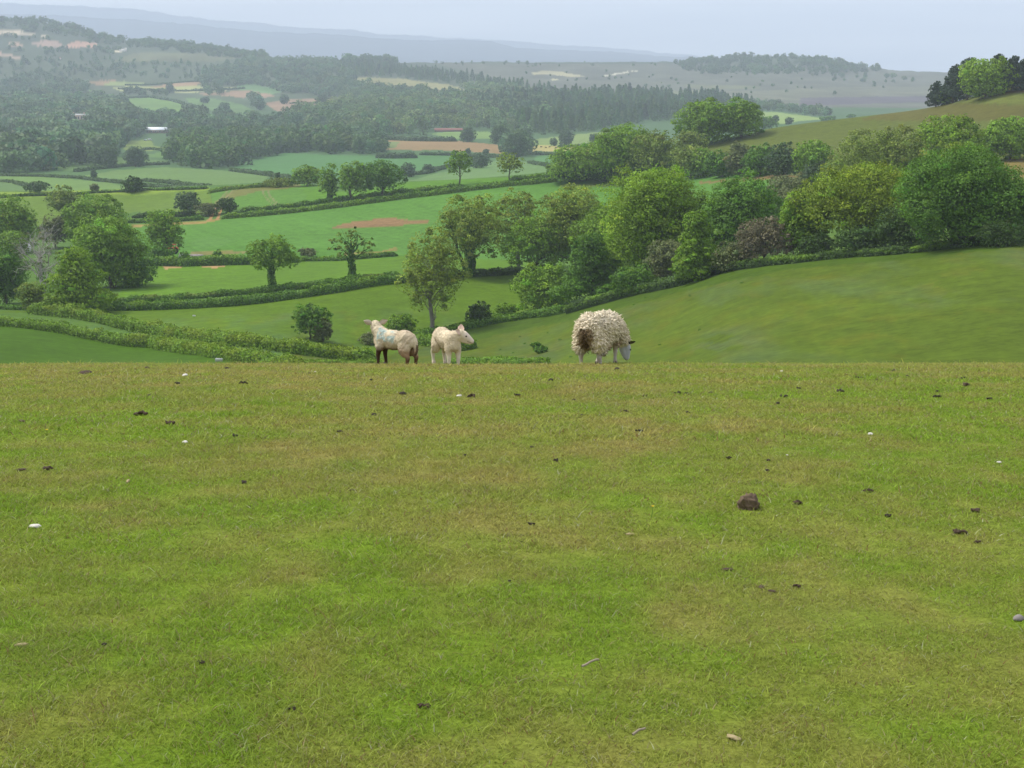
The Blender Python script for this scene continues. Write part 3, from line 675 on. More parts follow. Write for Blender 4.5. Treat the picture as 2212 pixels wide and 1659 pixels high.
hedge([(222,219),(260,216),(341,207),(400,199),(465,191),(510,185.5),(557,181.5)],5.6,2.6,'mid','lower hedge of the ridge double hedge, right of the track','dark',ymin=380)
hedge([(510,182),(540,179.5),(562,178)],6,3,'dark','hedge end where the ridge hedge meets the upper wood','mid',ymin=380)
hedge([(133,218),(165,217),(196,216)],6,3,'deep','dark thick hedge left of the brown cart track','dark',ymin=380)
hedge([(105,224),(123,223),(170,222),(204,219.5)],5,2.2,'dark','trimmed lower hedge left of the brown cart track','mid',ymin=380)
hedge([(60,219),(85,219),(110,219.5)],6,3,'deep','dark hedge right of the thin round tree at far left','dark',ymin=380)
hedge([(-40,199),(0,198),(46,195.5),(93,193),(150,190),(208,188.5)],2.6,2.0,'deep','thin dark hedge edging the yellow field along the ridge','dark',ymin=480)
hedge([(208,193.5),(225,190.5),(250,188),(282,186)],4.2,2.4,'mid','hedge curving over the ridge above the tramlined field','olive',ymin=480)
hedge([(341,203),(370,200),(395,197)],4,3,'deep','shadowed hedge foot under the dark dome tree','deep',ymin=400)
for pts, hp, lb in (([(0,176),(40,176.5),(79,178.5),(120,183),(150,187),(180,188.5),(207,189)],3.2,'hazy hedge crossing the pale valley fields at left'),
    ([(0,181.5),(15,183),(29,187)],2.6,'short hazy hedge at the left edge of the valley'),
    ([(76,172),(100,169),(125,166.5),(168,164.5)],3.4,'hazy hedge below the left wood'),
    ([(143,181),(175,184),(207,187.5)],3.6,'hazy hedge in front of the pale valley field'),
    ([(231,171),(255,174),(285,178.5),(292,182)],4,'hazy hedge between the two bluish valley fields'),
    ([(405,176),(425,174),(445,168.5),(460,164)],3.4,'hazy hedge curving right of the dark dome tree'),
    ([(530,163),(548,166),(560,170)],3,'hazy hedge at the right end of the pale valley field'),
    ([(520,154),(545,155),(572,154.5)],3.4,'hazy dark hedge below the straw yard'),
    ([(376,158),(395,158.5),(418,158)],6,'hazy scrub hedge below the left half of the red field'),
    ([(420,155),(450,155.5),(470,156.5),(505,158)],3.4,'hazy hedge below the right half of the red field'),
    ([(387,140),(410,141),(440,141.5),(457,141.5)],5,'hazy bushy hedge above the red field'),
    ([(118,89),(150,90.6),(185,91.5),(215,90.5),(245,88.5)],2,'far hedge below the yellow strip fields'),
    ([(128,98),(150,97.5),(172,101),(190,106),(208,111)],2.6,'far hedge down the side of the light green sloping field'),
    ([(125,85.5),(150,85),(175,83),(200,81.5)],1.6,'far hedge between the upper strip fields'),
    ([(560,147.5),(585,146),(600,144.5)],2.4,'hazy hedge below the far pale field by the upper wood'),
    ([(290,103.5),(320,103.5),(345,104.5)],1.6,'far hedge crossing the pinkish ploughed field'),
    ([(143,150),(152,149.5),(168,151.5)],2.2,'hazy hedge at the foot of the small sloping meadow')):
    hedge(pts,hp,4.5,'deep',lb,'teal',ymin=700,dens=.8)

# ------------------------------------------------------------------ woods: far masses, one object each
def proto(r, kind):
    n = 150
    if kind == 'conifer':
        h = r.random(n) ** .8; a = r.random(n) * 6.283; rr = (1 - h) * .32 + .03
        P = np.stack([np.cos(a) * rr, np.sin(a) * rr, .08 + h * .92], 1); Nn = np.stack([np.cos(a), np.sin(a), .5 + 0 * a], 1)
    else:
        d = unit(r.normal(size=(n, 3)) + np.array([0, 0, .2])); lob = r.normal(size=(6, 3)) * np.array([.2, .2, .14])
        P = np.array([0, 0, .52]) + lob[r.integers(0, 6, n)] + d * np.array([.3, .3, .36]) * (.75 + .3 * r.random((n, 1)))
        Nn = d + np.array([0, 0, .3])
    P[:, 2] = P[:, 2].clip(.02, 1)
    return P, Nn + .35 * r.normal(size=(n, 3))
def wood(poly, yr, cell, H, kind, tone, label, aspect=.9, name='woodland', vary=.2, holes=()):
    r = np.random.default_rng(int(poly[0][0] * 3 + poly[0][1] * 77) & 0xffff)
    y0, y1 = yr; b = np.array(poly); pad = 8
    u0 = float(ray_uz(b[:, 0].min(), b[:, 1].mean())[0]); u1 = float(ray_uz(b[:, 0].max(), b[:, 1].mean())[0])
    n = int((u1 - u0) * (y1 * y1 - y0 * y0) / 2 / cell)
    Y = np.sqrt(r.random(n) * (y1 * y1 - y0 * y0) + y0 * y0); X = (u0 + (u1 - u0) * r.random(n)) * Y
    Z = zg(X, Y); px, py, dep = proj(X, Y, Z)
    k = inpoly(px + r.normal(size=n) * 1.2, py + r.normal(size=n) * .5, poly)
    for hp in holes: k &= ~inpoly(px, py, hp)
    X, Y, Z, dep = X[k], Y[k], Z[k], dep[k]; n = len(X)
    if n == 0: print('EMPTY WOOD', label); return
    pr = [proto(r, kind if kind != 'mixed' else ('conifer' if i % 3 == 0 else 'broad')) for i in range(9)]
    hs = H * (1 + vary * r.normal(size=n)).clip(.5, 1.6); ws = hs * aspect * (.85 + .35 * r.random(n)); w_ = r.integers(0, 9, n); an = r.random(n) * 6.283
    Pp = np.stack([pr[i][0] for i in range(9)])[w_]; Nn = np.stack([pr[i][1] for i in range(9)])[w_]
    c, s = np.cos(an)[:, None], np.sin(an)[:, None]
    rot = lambda a: np.stack([a[..., 0] * c - a[..., 1] * s, a[..., 0] * s + a[..., 1] * c, a[..., 2]], -1)
    Pp = rot(Pp) * np.stack([ws, ws, hs], -1)[:, None, :] + np.stack([X, Y, Z], -1)[:, None, :]; Nn = rot(Nn)
    t0 = np.array(TONE[tone]); big = fbm(X / 90, Y / 200, 33, 2)
    t = t0 * 1.12 * (.75 + .6 * big)[:, None] * (1 + .20 * r.normal(size=(n, 1))).clip(.5, 1.6) * np.concatenate([1 + .14 * r.normal(size=(n, 1)), np.ones((n, 1)), 1 + .1 * r.normal(size=(n, 1))], 1)
    C = np.repeat(t, Pp.shape[1], 0) * (1 + .12 * r.normal(size=(n * Pp.shape[1], 1))).clip(.6, 1.4)
    sz = np.repeat(hs * .175 * (aspect if kind != 'conifer' else .7), Pp.shape[1])
    V, Q, CC = leaves(Pp.reshape(-1, 3), Nn.reshape(-1, 3), sz, C, r, 1.3)
    c0 = V.mean(0); o = mesh_from(name, V - c0, Q, col=CC, mat=M_LEAF, loc=Vector(c0)); tag(o, label, 'woodland', kind='stuff')
    return n
LAWN = [(123,148),(131,141),(150,139),(155,146),(170,148.5),(150,151),(126,150.5)]
HOUSE1 = [(68,121),(90,121),(94,135),(64,135)]; HOUSE2 = [(145,127),(170,127),(174,142),(143,142)]; HOUSE3 = [(0,141),(18,141),(22,152),(-6,152)]
nW = 0
for a in [
 ([(-120,100),(20,96),(60,93),(95,97),(125,106),(132,120),(128,140),(122,152),(100,163),(60,168),(20,174),(-120,176)],(1050,2700),170,14.5,'broad','teal','hazy wood filling the left of the valley round the villa',1.05,'woodland',.32,[LAWN,HOUSE1,HOUSE2,HOUSE3]),
 ([(125,118),(160,120),(200,120),(240,122),(290,123),(350,121),(350,134),(300,135),(250,136),(210,139),(170,142),(150,138),(128,138)],(1500,2500),200,13,'broad','teal','hazy wood round the long white roof',.9,'woodland',.25,[HOUSE2]),
 ([(168,165),(175,150),(190,143),(230,141),(280,139),(345,138),(352,150),(345,154.5),(285,152.5),(250,162),(231,168.5),(200,168.5),(180,167)],(1100,1900),130,15,'broad','deep','dark wood standing above the bluish valley field',.85,'woodland',.15),
 ([(-60,84),(20,78),(75,82),(88,85),(90,92),(60,97),(20,102),(-60,104)],(2200,3300),330,12,'broad','teal','hazy wood at the left foot of the quarry hill',.9),
 ([(198,86),(200,78),(212,70),(230,64),(262,61.5),(300,62),(335,63),(350,70),(353,80),(360,90),(352,97),(330,98.5),(300,94),(280,93),(262,87),(250,84),(236,87),(215,88)],(2500,3900),300,13,'broad','teal','rounded wooded hill in the middle distance',.9),
 ([(338,64),(370,65),(400,69),(440,74),(480,79),(520,86),(550,90),(545,95),(500,90),(450,84),(400,78),(360,76),(338,74)],(2700,3990),380,13,'conifer','deep','long dark conifer belt behind the yellow heath clearing',.8),
 ([(353,88),(375,88),(400,91),(440,97),(470,98),(480,101),(420,101),(370,101),(350,100)],(2300,3500),300,13,'broad','deep','dark wood under the yellow heath clearing',.9),
 ([(460,88),(490,88),(520,92),(550,96),(540,101),(500,101),(470,97)],(2300,3500),330,12,'broad','leafwood','paler green wood at the edge of the heath',.9),
 ([(281,117),(300,115),(325,113),(341,106),(365,103),(420,102),(480,102),(540,104),(550,118),(540,130),(495,131),(440,130),(420,136),(380,139),(345,136),(300,123)],(1500,2750),200,15,'broad','leafwood','broad leafy wood across the middle of the valley',.75),
 ([(478,101),(520,99),(560,98),(600,97),(650,98),(700,100),(740,103),(755,108),(740,116),(700,119),(640,124),(600,131),(560,135),(530,133),(500,130),(480,118)],(1600,2950),200,16,'conifer','deep','tall dark conifer plantation in the middle right',.8),
 ([(745,107),(765,106),(785,109),(810,113),(830,115),(832,117.5),(800,114),(770,111),(748,112)],(1900,2900),160,10,'broad','teal','hazy tree belt above the pale field behind the right hill',.9),
 ([(676,64),(700,60),(730,58),(790,58),(835,61),(850,66),(880,69),(878,72),(830,74),(780,75),(720,75),(690,72),(676,68)],(2900,4100),420,11,'broad','deep','long wood crowning the heath hill on the skyline',.95),
 ([(800,76),(830,74),(880,76),(925,80),(925,84),(880,84),(820,80)],(2800,3990),2600,9,'broad','deep','scattered scrub on the flank of the heath hill',.9,'scrub'),
 ([(-120,14),(0,20),(40,22),(70,28),(93,34),(116,40),(139,43.5),(185,45),(232,52),(268,57),(262,61),(220,59),(170,51),(130,48),(97,44),(75,39),(60,38.5),(45,34),(0,29),(-120,25)],(2900,4100),420,12,'broad','deep','dark wood along the top of the quarry hill',.9),
 ([(-120,36),(0,37),(40,37),(60,40),(45,40),(30,41),(15,41),(0,43),(-120,45)],(2700,3990),420,9,'broad','deep','thin tree belt between the two quarry levels',.9),
 ([(-120,62),(0,62),(60,56),(100,58),(150,62),(200,66),(210,74),(200,82),(160,79),(120,78),(60,78),(0,78),(-120,80)],(2500,3800),700,10,'mixed','teal','scattered woodland on the lower slope of the quarry hill',.95),
 ([(0,48.5),(30,48.5),(60,49.5),(95,49),(110,46),(130,50),(110,56),(60,54),(30,57),(14,52),(0,51)],(2600,3990),500,9,'broad','teal','scrub below the red quarry faces',.95,'scrub'),
 ([(343,62.5),(365,61.5),(385,62),(398,63.5),(395,66),(345,66)],(3300,4100),500,16,'broad','deep','tree clump breaking the skyline at the middle of the heath ridge',.85),
 ([(118,91),(145,92),(165,92.5),(166,96),(150,96.5),(130,96)],(2000,3300),260,11,'broad','deep','dark tree belt above the light green sloping field',.9),
 ([(203,92),(226,89.5),(226,95),(206,96)],(2000,3300),300,12,'broad','deep','small dark copse between the far fields',.9),
 ([(248,98),(258,97),(262,106),(254,107)],(1800,3000),200,12,'broad','teal','small hazy copse beside the pinkish ploughed field',.9),
 ([(430,63.5),(520,63),(600,64),(670,64),(670,66),(560,67),(450,66)],(3300,4100),2200,7,'broad','deep','thin scrub along the heath skyline',.9,'scrub'),
 ([(520,66),(700,76),(900,82),(930,95),(760,96),(600,92),(520,82)],(2600,3990),9000,6,'broad','deep','scattered bushes dotted over the open heath',.9,'scrub'),
 ([(341,140),(372,139),(385,148),(378,156),(350,156)],(1150,2000),150,12,'broad','teal','hazy wood at the left end of the red field',.9),
 ([(500,136),(530,139),(530,157),(506,155)],(1050,1900),200,13,'broad','teal','hazy tree group between the red field and the straw yard',.9),
]: nW += wood(*a) or 0
print('wood trees', nW, 'trees', NTREE[0])
# ------------------------------------------------------------------ short grass of the near pasture
def grass():
    r = np.random.default_rng(77)
    parts = []
    for y0, y1, dens, h, wd in ((2.2, 3.4, 5000, .017, .0034), (3.4, 6.5, 21000, .014, .0029), (6.5, 10, 11000, .015, .0042), (10, 15, 4400, .019, .0068), (15, 21, 2200, .020, .0095), (21, 26, 1100, .030, .011)):
        area = .38 * 2 * (y1 * y1 - y0 * y0) / 2
        n = int(area * dens); m = int(dens * .36 * 9.0 * (y1 - y0))        # full view, and thinner margins 4.5 m to each side
        Y = np.sqrt(r.random(n) * (y1 * y1 - y0 * y0) + y0 * y0); X = (r.random(n) * .76 - .38) * Y
        Ym = y0 + r.random(m) * (y1 - y0); Xm = (.38 * Ym + r.random(m) * 4.5) * np.where(r.random(m) < .5, -1, 1)
        X = np.concatenate([X, Xm]); Y = np.concatenate([Y, Ym]); wk = np.concatenate([np.ones(n), np.full(m, 1.7)]); n = len(X)
        cl = fbm(X / .16, Y / .16, 201, 2); th = fbm(X / .9, Y / 1.2, 211, 3)
        keep = r.random(n) < np.clip(.35 + 1.6 * (cl - .3), .15, 1)
        X, Y, cl, th, wk = X[keep], Y[keep], cl[keep], th[keep], wk[keep]; n = len(X)
        hh = h * (.45 + .9 * r.random(n)) * (.55 + 1.1 * th) * np.where(r.random(n) < .03, 1.8, 1)
        parts.append((X, Y, hh, wd * wk * (.6 + .8 * r.random(n))))
    X, Y, hh, wd = [np.concatenate([p[k] for p in parts]) for k in range(4)]
    n = len(X); Z = zg(X, Y) - .002
    a = r.random(n) * 6.283; lean = hh * (.7 + 1.7 * r.random(n)); la = r.random(n) * 6.283
    dx, dy = np.cos(a) * wd / 2, np.sin(a) * wd / 2
    lx, ly = np.cos(la) * lean, np.sin(la) * lean
    V = np.empty((n, 5, 3)); 
    V[:, 0] = np.stack([X - dx, Y - dy, Z], 1); V[:, 1] = np.stack([X + dx, Y + dy, Z], 1)
    V[:, 2] = np.stack([X + dx * .8 + lx * .38, Y + dy * .8 + ly * .38, Z + hh * .62], 1); V[:, 3] = np.stack([X - dx * .8 + lx * .38, Y - dy * .8 + ly * .38, Z + hh * .62], 1)
    V[:, 4] = np.stack([X + lx, Y + ly, Z + hh], 1)
    i = np.arange(n)[:, None] * 5
    Q = np.concatenate([i, i + 1, i + 2, i + 3], 1); T = np.concatenate([i + 3, i + 2, i + 4], 1)
    c = turf_col(X, Y) * 1.55 * (1 + .22 * r.normal(size=(n, 1))).clip(.45, 1.7)
    straw = r.random(n) < .10
    c[straw] = np.array((.30, .27, .12)) * (.6 + .7 * r.random((straw.sum(), 1)))
    pale = r.random(n) < .02; c[pale] = np.array((.40, .42, .24)) * (.7 + .5 * r.random((pale.sum(), 1)))
    red = r.random(n) < .03; c[red] = np.array((.20, .12, .05))
    o = mesh_from('grass', V.reshape(-1, 3), Q, T, col=np.repeat(c, 5, 0), mat=M_GRASS)
    tag(o, 'short sheep grazed grass covering the near pasture', 'grass', kind='stuff')
    print('blades', n)
grass()

# ------------------------------------------------------------------ sheep
def prim_mesh(prims, voxel, smooth_it):
    bm = bmesh.new()
    for p in prims:
        if p[0] == 'e':     # ellipsoid: centre, radii, (rot y, rot z)
            _, c, rr, rot = (list(p) + [(0, 0)])[:4]
            M = Matrix.Translation(c) @ Matrix.Rotation(rot[1], 4, 'Z') @ Matrix.Rotation(rot[0], 4, 'Y') @ Matrix.Diagonal((*rr, 1))
            bmesh.ops.create_icosphere(bm, subdivisions=3, radius=1, matrix=M)
        else:               # chain of rounded cones
            pts = [Vector(q[:3]) for q in p[1]]; rs = [q[3] for q in p[1]]
            for i in range(len(pts)):
                bmesh.ops.create_icosphere(bm, subdivisions=2, radius=rs[i], matrix=Matrix.Translation(pts[i]))
                if i:
                    d = pts[i] - pts[i - 1]; L = d.length
                    if L < 1e-5: continue
                    M = Matrix.Translation((pts[i] + pts[i - 1]) / 2) @ d.to_track_quat('Z', 'Y').to_matrix().to_4x4()
                    bmesh.ops.create_cone(bm, cap_ends=True, segments=14, radius1=rs[i - 1], radius2=rs[i], depth=L, matrix=M)
    me = bpy.data.meshes.new('tmp'); bm.to_mesh(me); bm.free()
    o = bpy.data.objects.new('tmp', me); COL.objects.link(o)
    m = o.modifiers.new('r', 'REMESH'); m.mode = 'VOXEL'; m.voxel_size = voxel
    if smooth_it:
        m = o.modifiers.new('s', 'SMOOTH'); m.factor = .5; m.iterations = smooth_it
    dg = bpy.context.evaluated_depsgraph_get(); dg.update()
    me2 = bpy.data.meshes.new_from_object(o.evaluated_get(dg))
    bpy.data.objects.remove(o); bpy.data.meshes.remove(me)
    return me2
def co_no(me):
    V = np.empty(len(me.vertices) * 3, np.float32); me.vertices.foreach_get('co', V)
    Nn = np.empty(len(me.vertices) * 3, np.float32); me.vertices.foreach_get('normal', Nn)
    return V.reshape(-1, 3).astype(float), Nn.reshape(-1, 3).astype(float)
def set_me(me, V, C):
    me.vertices.foreach_set('co', V.astype(np.float32).ravel())
    a = me.attributes.new('Col', 'FLOAT_COLOR', 'POINT'); c = np.ones((len(V), 4), np.float32); c[:, :3] = C
    a.data.foreach_set('color', c.ravel())
    me.polygons.foreach_set('use_smooth', np.ones(len(me.polygons), bool)); me.update()
def n3(P, s, seed=0, o=3):
    return (fbm(P[:, 0] / s + P[:, 2] / s * .7, P[:, 1] / s + P[:, 2] / s * .55, seed, o) + fbm(P[:, 2] / s + 5, P[:, 0] / s - P[:, 1] / s * .8, seed + 9, o)) / 2 - .5
def sst(x, a, b):
    t = np.clip((x - a) / (b - a), 0, 1); return t * t * (3 - 2 * t)
def mixc(C, c, w): return C * (1 - w[:, None]) + np.array(c) * w[:, None]
M_WOOL = attr_mat('wool', .95, .05, [(60, .08)])
M_SKIN = attr_mat('short_hair', .8, .15, [(50, .08)])
M_EYE = plain('eye_dark', (.012, .010, .008), .25, 0, spec=.5)
M_HOOFP = plain('pale_hoof', (.42, .36, .28), .6, .2)
M_HOOF = plain('hoof_horn', (.06, .05, .04), .6, .2)

def ear_obj(parent, base, tip, wid, up, cin, cout):
    """leaf shaped cupped ear"""
    base, tip, up = Vector(base), Vector(tip), Vector(up).normalized()
    d = tip - base; L = d.length; s = d.cross(up).normalized(); up = s.cross(d).normalized()
    V = []; C = []; K = 9; prof = [.30, .62, .86, 1.0, .98, .86, .64, .36, .04]
    for side in (1, -1):
        for i in range(K):
            t = i / (K - 1)
            for j in range(5):
                a = (j - 2) / 2
                p = base + d * t + s * a * prof[i] * wid - up * (1 - a * a) * wid * .42 * (1 - .5 * t) + up * side * .004 * (1 if 0 < j < 4 else .2)
                V.append(p); C.append(cin if side > 0 else cout)
    Q = []
    for k in range(2):
        for i in range(K - 1):
            for j in range(4):
                b = k * K * 5 + i * 5 + j; q = [b, b + 1, b + 6, b + 5]
                Q.append(q if k == 0 else q[::-1])
    for i in range(K - 1):
        for j in (0, 4):
            a, b = i * 5 + j, (i + 1) * 5 + j; Q.append([a, b, b + K * 5, a + K * 5])
    return mesh_from('ear', V, Q, col=np.array(C), mat=M_SKIN, parent=parent, smooth=True)
def ball(name, parent, c, r, m, sc=(1, 1, 1)):
    bm = bmesh.new(); bmesh.ops.create_icosphere(bm, subdivisions=2, radius=r, matrix=Matrix.Translation(c) @ Matrix.Diagonal((*sc, 1)))
    me = bpy.data.meshes.new(name); bm.to_mesh(me); bm.free(); me.materials.append(m)
    o = bpy.data.objects.new(name, me); COL.objects.link(o); o.parent = parent; return o
def hoof(parent, p, r=.026, fw=(1, 0), m=None):
    V = []; f = Vector((fw[0], fw[1], 0)).normalized(); s = Vector((-f.y, f.x, 0)); Q = []; n = 0
    for sd in (-1, 1):           # two cleats
        ring = []
        for zz, k in ((0, 1.0), (.035, .78)):
            for a in range(8):
                an = a / 8 * 6.283; q = Vector(p) + f * (math.cos(an) * r * 1.15 * k + r * .35 * (1 - zz * 10)) + s * (math.sin(an) * r * .5 * k + sd * r * .5); q.z = p[2] + zz
                V.append(q)
        for a in range(8): Q.append([n + a, n + (a + 1) % 8, n + 8 + (a + 1) % 8, n + 8 + a])
        Q += [[n + 8, n + 9, n + 10, n + 11], [n + 8, n + 11, n + 12, n + 15], [n + 12, n + 13, n + 14, n + 15]]
        n += 16
    return mesh_from('hoof', V, Q, mat=m or M_HOOF, parent=parent, smooth=False)

CREAM = (.60, .52, .37); WHITE = (.70, .65, .55); DIRT = (.16, .095, .05); DARK = (.035, .024, .015)
def head_prims(h, yaw, pitch, s, neck_r):
    """rounded-cone head from poll h along (yaw, pitch); returns prims and frame"""
    cy, sy, cp, sp = math.cos(yaw), math.sin(yaw), math.cos(pitch), math.sin(pitch)
    f = Vector((cy * cp, sy * cp, sp)); lft = Vector((-sy, cy, 0)); up = f.cross(lft) * 1.0
    if up.z < 0 and abs(sp) < .8: up = -up
    h = Vector(h); P = lambda a, b, c: h + f * a * s + lft * b * s + up * c * s
    t = lambda v, r: (*v, r * s)
    pr = [('c', [t(P(-.02, 0, -.01), .072), t(P(.05, 0, .0), .074), t(P(.11, 0, -.012), .060), t(P(.155, 0, -.026), .049), t(P(.188, 0, -.036), .041)]),
          ('c', [t(P(.03, 0, -.050), .052), t(P(.10, 0, -.058), .042), t(P(.17, 0, -.056), .031)]),
          ('c', [t(P(.075, .040, .012), .028), t(P(.075, -.040, .012), .028)])]
    return pr, P, f, lft, up

def lamb(name, label, loc, heading, hy, hp, poll, neck_mid, fl, hl, kind):
    root = empty(name, loc, heading); tag(root, label, 'lamb', 'sheep on the crest of the pasture')
    pr = [('e', (0, 0, .375), (.27, .118, .125)), ('e', (-.19, 0, .392), (.150, .118, .128)), ('e', (-.27, 0, .37), (.095, .10, .115)),
          ('e', (.17, 0, .375), (.135, .112, .140)), ('e', (.235, 0, .345), (.085, .088, .110)), ('e', (0, 0, .325), (.2, .095, .10)),
          ('c', [(.20, 0, .42, .105), (*neck_mid, .088), (*poll, .074)]),
          ('c', [(-.325, 0, .44, .04), (-.372, .0, .36, .036), (-.375, 0, .25, .03), (-.368, 0, .20, .02)])]
    for sgn, (dx, dz) in ((1, hl[0]), (-1, hl[1])):
        y = .072 * sgn
        pr += [('e', (-.225, y * .95, .285), (.100, .062, .135), (.12, 0)),
               ('c', [(-.22 + dx * .2, y, .26, .066), (-.275 + dx * .6, y, .20, .044), (-.31 + dx, y, .155, .033), (-.30 + dx, y, .09, .024), (-.292 + dx, y, .035, .023), (-.28 + dx, y, .012, .026)])]
    for sgn, (dx, dz) in ((1, fl[0]), (-1, fl[1])):
        y = .066 * sgn
        pr += [('e', (.185, y, .30), (.075, .050, .105)),
               ('c', [(.195, y, .27, .055), (.205 + dx * .3, y, .20, .037), (.212 + dx * .6, y, .15, .031), (.208 + dx * .8, y, .085, .0235), (.205 + dx, y, .035, .023), (.215 + dx, y, .012, .026)])]
    hpz, P, f, lft, up = head_prims(poll, hy, hp, .95, .06)
    pr += hpz
    me = prim_mesh(pr, .0085, 5)
    V, Nn = co_no(me)
    face = sst((V - np.array(P(.03, 0, 0))) @ np.array(f), -.02, .05) * (np.linalg.norm(V - np.array(P(.1, 0, -.02)), axis=1) < .2)
    leg = 1 - sst(V[:, 2], .16, .24)
    wool = (1 - np.clip(face, 0, 1)) * (1 - leg * .8)
    V = V + Nn * (wool * (n3(V, .028, 3) * .022 + n3(V, .09, 13) * .018))[:, None]
    C = np.repeat(np.array(CREAM)[None] * 1.04, len(V), 0) * (1 + n3(V, .05, 5)[:, None] * .35 + n3(V, .16, 15)[:, None] * .2)
    low = 1 - sst(V[:, 2], .235, .33)
    if kind == 'blue':
        C = mixc(C, (.43, .34, .235), .55 * sst(n3(V, .12, 41), -.05, .12))
        tz = sst(V[:, 0], -.16, -.30) if False else np.clip((-.12 - V[:, 0]) / .1, 0, 1)
        C = mixc(C, (.30, .185, .11), np.clip((1 - sst(V[:, 2], .20, .34)) * tz, 0, 1) * .9)
        C = mixc(C, (.13, .072, .042), (1 - sst(V[:, 2], .12, .20)) * tz)
        C = mixc(C, (.060, .036, .024), (1 - sst(V[:, 2], .20, .29)) * (1 - tz))
        C = mixc(C, (.20, .13, .08), (1 - sst(V[:, 2], .245, .285)) * (abs(V[:, 0] + .02) < .16) * .8)
        C = mixc(C, (.07, .042, .028), (abs(V[:, 1]) < .022) * (V[:, 0] < -.27) * (V[:, 2] < .33) * .8 * sst(-V[:, 0], .25, .33))
        # marker spray on the near shoulder and back
        q = n3(V * np.array([1, 1, 1.0]), .05, 51, 4); x0 = V[:, 0] - .06
        mk = sst(q + .05, -.05, .06) * (abs(x0) < .15) * sst(V[:, 2], .33, .37) * sst(V[:, 1], .02, .05)
        mk = np.clip(mk + (sst(q, -.12, 0)) * (abs(x0 - .10) < .035) * sst(V[:, 2], .30, .34) * (V[:, 1] > .03), 0, 1)
        C = mixc(C, (.33, .48, .47), mk * (.62 + 1.6 * n3(V, .025, 61)).clip(.25, .85))
    else:
        C = mixc(C, WHITE, .8 * (1 - sst(V[:, 2], .14, .25)))
        C = mixc(C, (.58, .47, .33), .35 * sst(n3(V, .12, 41), -.05, .15))
        C = mixc(C, (.42, .32, .21), .55 * (1 - sst(abs(V[:, 2] - .27), 0, .045)) * (abs(V[:, 1]) < .06))
    fc = (.50, .43, .35) if kind == 'blue' else (.66, .57, .48)
    C = mixc(C, fc, np.clip(face, 0, 1) * .8)
    mz = np.linalg.norm(V - np.array(P(.225, 0, -.036)), axis=1); C = mixc(C, (.16, .10, .085), 1 - sst(mz, .012, .028))
    mo = (V - np.array(P(.18, 0, -.052))); mline = (abs(mo @ np.array(up)) < .0055) * (abs(mo @ np.array(f)) < .05); C = mixc(C, (.2, .13, .1), mline * .8)
    set_me(me, V, C); me.materials.append(M_WOOL)
    b = bpy.data.objects.new('body', me); COL.objects.link(b); b.parent = root
    for sg in (1, -1):
        tip = P(-.02, .175 * sg, .085) if kind == 'blue' else P(-.09 if sg < 0 else -.03, .135 * sg, .05 if sg < 0 else .13)
        ear_obj(root, P(.0, .056 * sg, .03), tip, .044, (f * .75 + up * .35) if kind == 'blue' or sg < 0 else -lft, (.10, .055, .04) if kind == 'blue' else (.60, .44, .35), fc)
        ball('eye', root, P(.083, .063 * sg, .014), .0115, M_EYE)
    for sgn, (dx, dz) in ((1, hl[0]), (-1, hl[1])): hoof(root, (-.285 + dx, .072 * sgn, -.002), m=None if kind == 'blue' else M_HOOFP)
    for sgn, (dx, dz) in ((1, fl[0]), (-1, fl[1])): hoof(root, (.21 + dx, .066 * sgn, -.002), m=None if kind == 'blue' else M_HOOFP)
    # short curls of lamb wool breaking the outline
    tufts(root, me, lambda P_: (P_[:, 2] > .24) & (((P_ - np.array(P(.03, 0, 0))) @ np.array(f)) < -.01), 2600, .015, .0035, 99)
    return root
def tufts(root, me, where, n, L, wdt, seed, droop=.35, rnd=.45, comb=0.0, name='fleece'):
    r = np.random.default_rng(seed); V, Nn = co_no(me)
    cc = np.empty(len(V) * 4, np.float32); me.attributes['Col'].data.foreach_get('color', cc); cc = cc.reshape(-1, 4)[:, :3]
    k = np.nonzero(where(V))[0]; k = r.choice(k, n)
    P = V[k]; Q_ = Nn[k]; t = unit(np.cross(Q_, r.normal(size=(n, 3)))); b = np.cross(Q_, t)
    ln = L * (.5 + r.random((n, 1))); w = wdt * (.6 + .8 * r.random((n, 1)))
    dn = np.array([0, 0, -1.0])
    base = P - Q_ * .006
    dt = dn - Q_ * (Q_ @ dn)[:, None] + np.array([-.35, 0, 0]) * np.clip(Q_[:, 2:3], 0, 1)      # the way the wool hangs
    d1 = unit(Q_ * (1 - .55 * comb) + dt * comb * 1.1 + rnd * r.normal(size=(n, 3)) + dn * droop * .6); m = base + d1 * ln * .6
    d2 = unit(d1 + dn * droop * 1.6 + rnd * 1.1 * r.normal(size=(n, 3))); e = m + d2 * ln * .5
    rings = []
    for c, k2 in ((base, 1.0), (m, .85)):
        for a in range(4):
            an = a * math.pi / 2; rings.append(c + (t * math.cos(an) + b * math.sin(an)) * w * k2)
    VV = np.stack(rings + [e], 1); i = np.arange(n)[:, None] * 9
    Qd = np.concatenate([np.concatenate([i + a, i + (a + 1) % 4, i + 4 + (a + 1) % 4, i + 4 + a], 1) for a in range(4)])
    T = np.concatenate([np.concatenate([i + 4 + a, i + 4 + (a + 1) % 4, i + 8], 1) for a in range(4)])
    C = cc[k] * (1 + .06 * r.normal(size=(n, 1))).clip(.6, 1.5)
    return mesh_from(name, VV.reshape(-1, 3), Qd, T, col=np.repeat(C, 9, 0), mat=M_WOOL, parent=root, smooth=True)

def at_crest(px, Y):
    X = float(ray_uz(px, 366)[0]) * Y
    return Vector((X, Y, float(zg(X, Y)[0])))
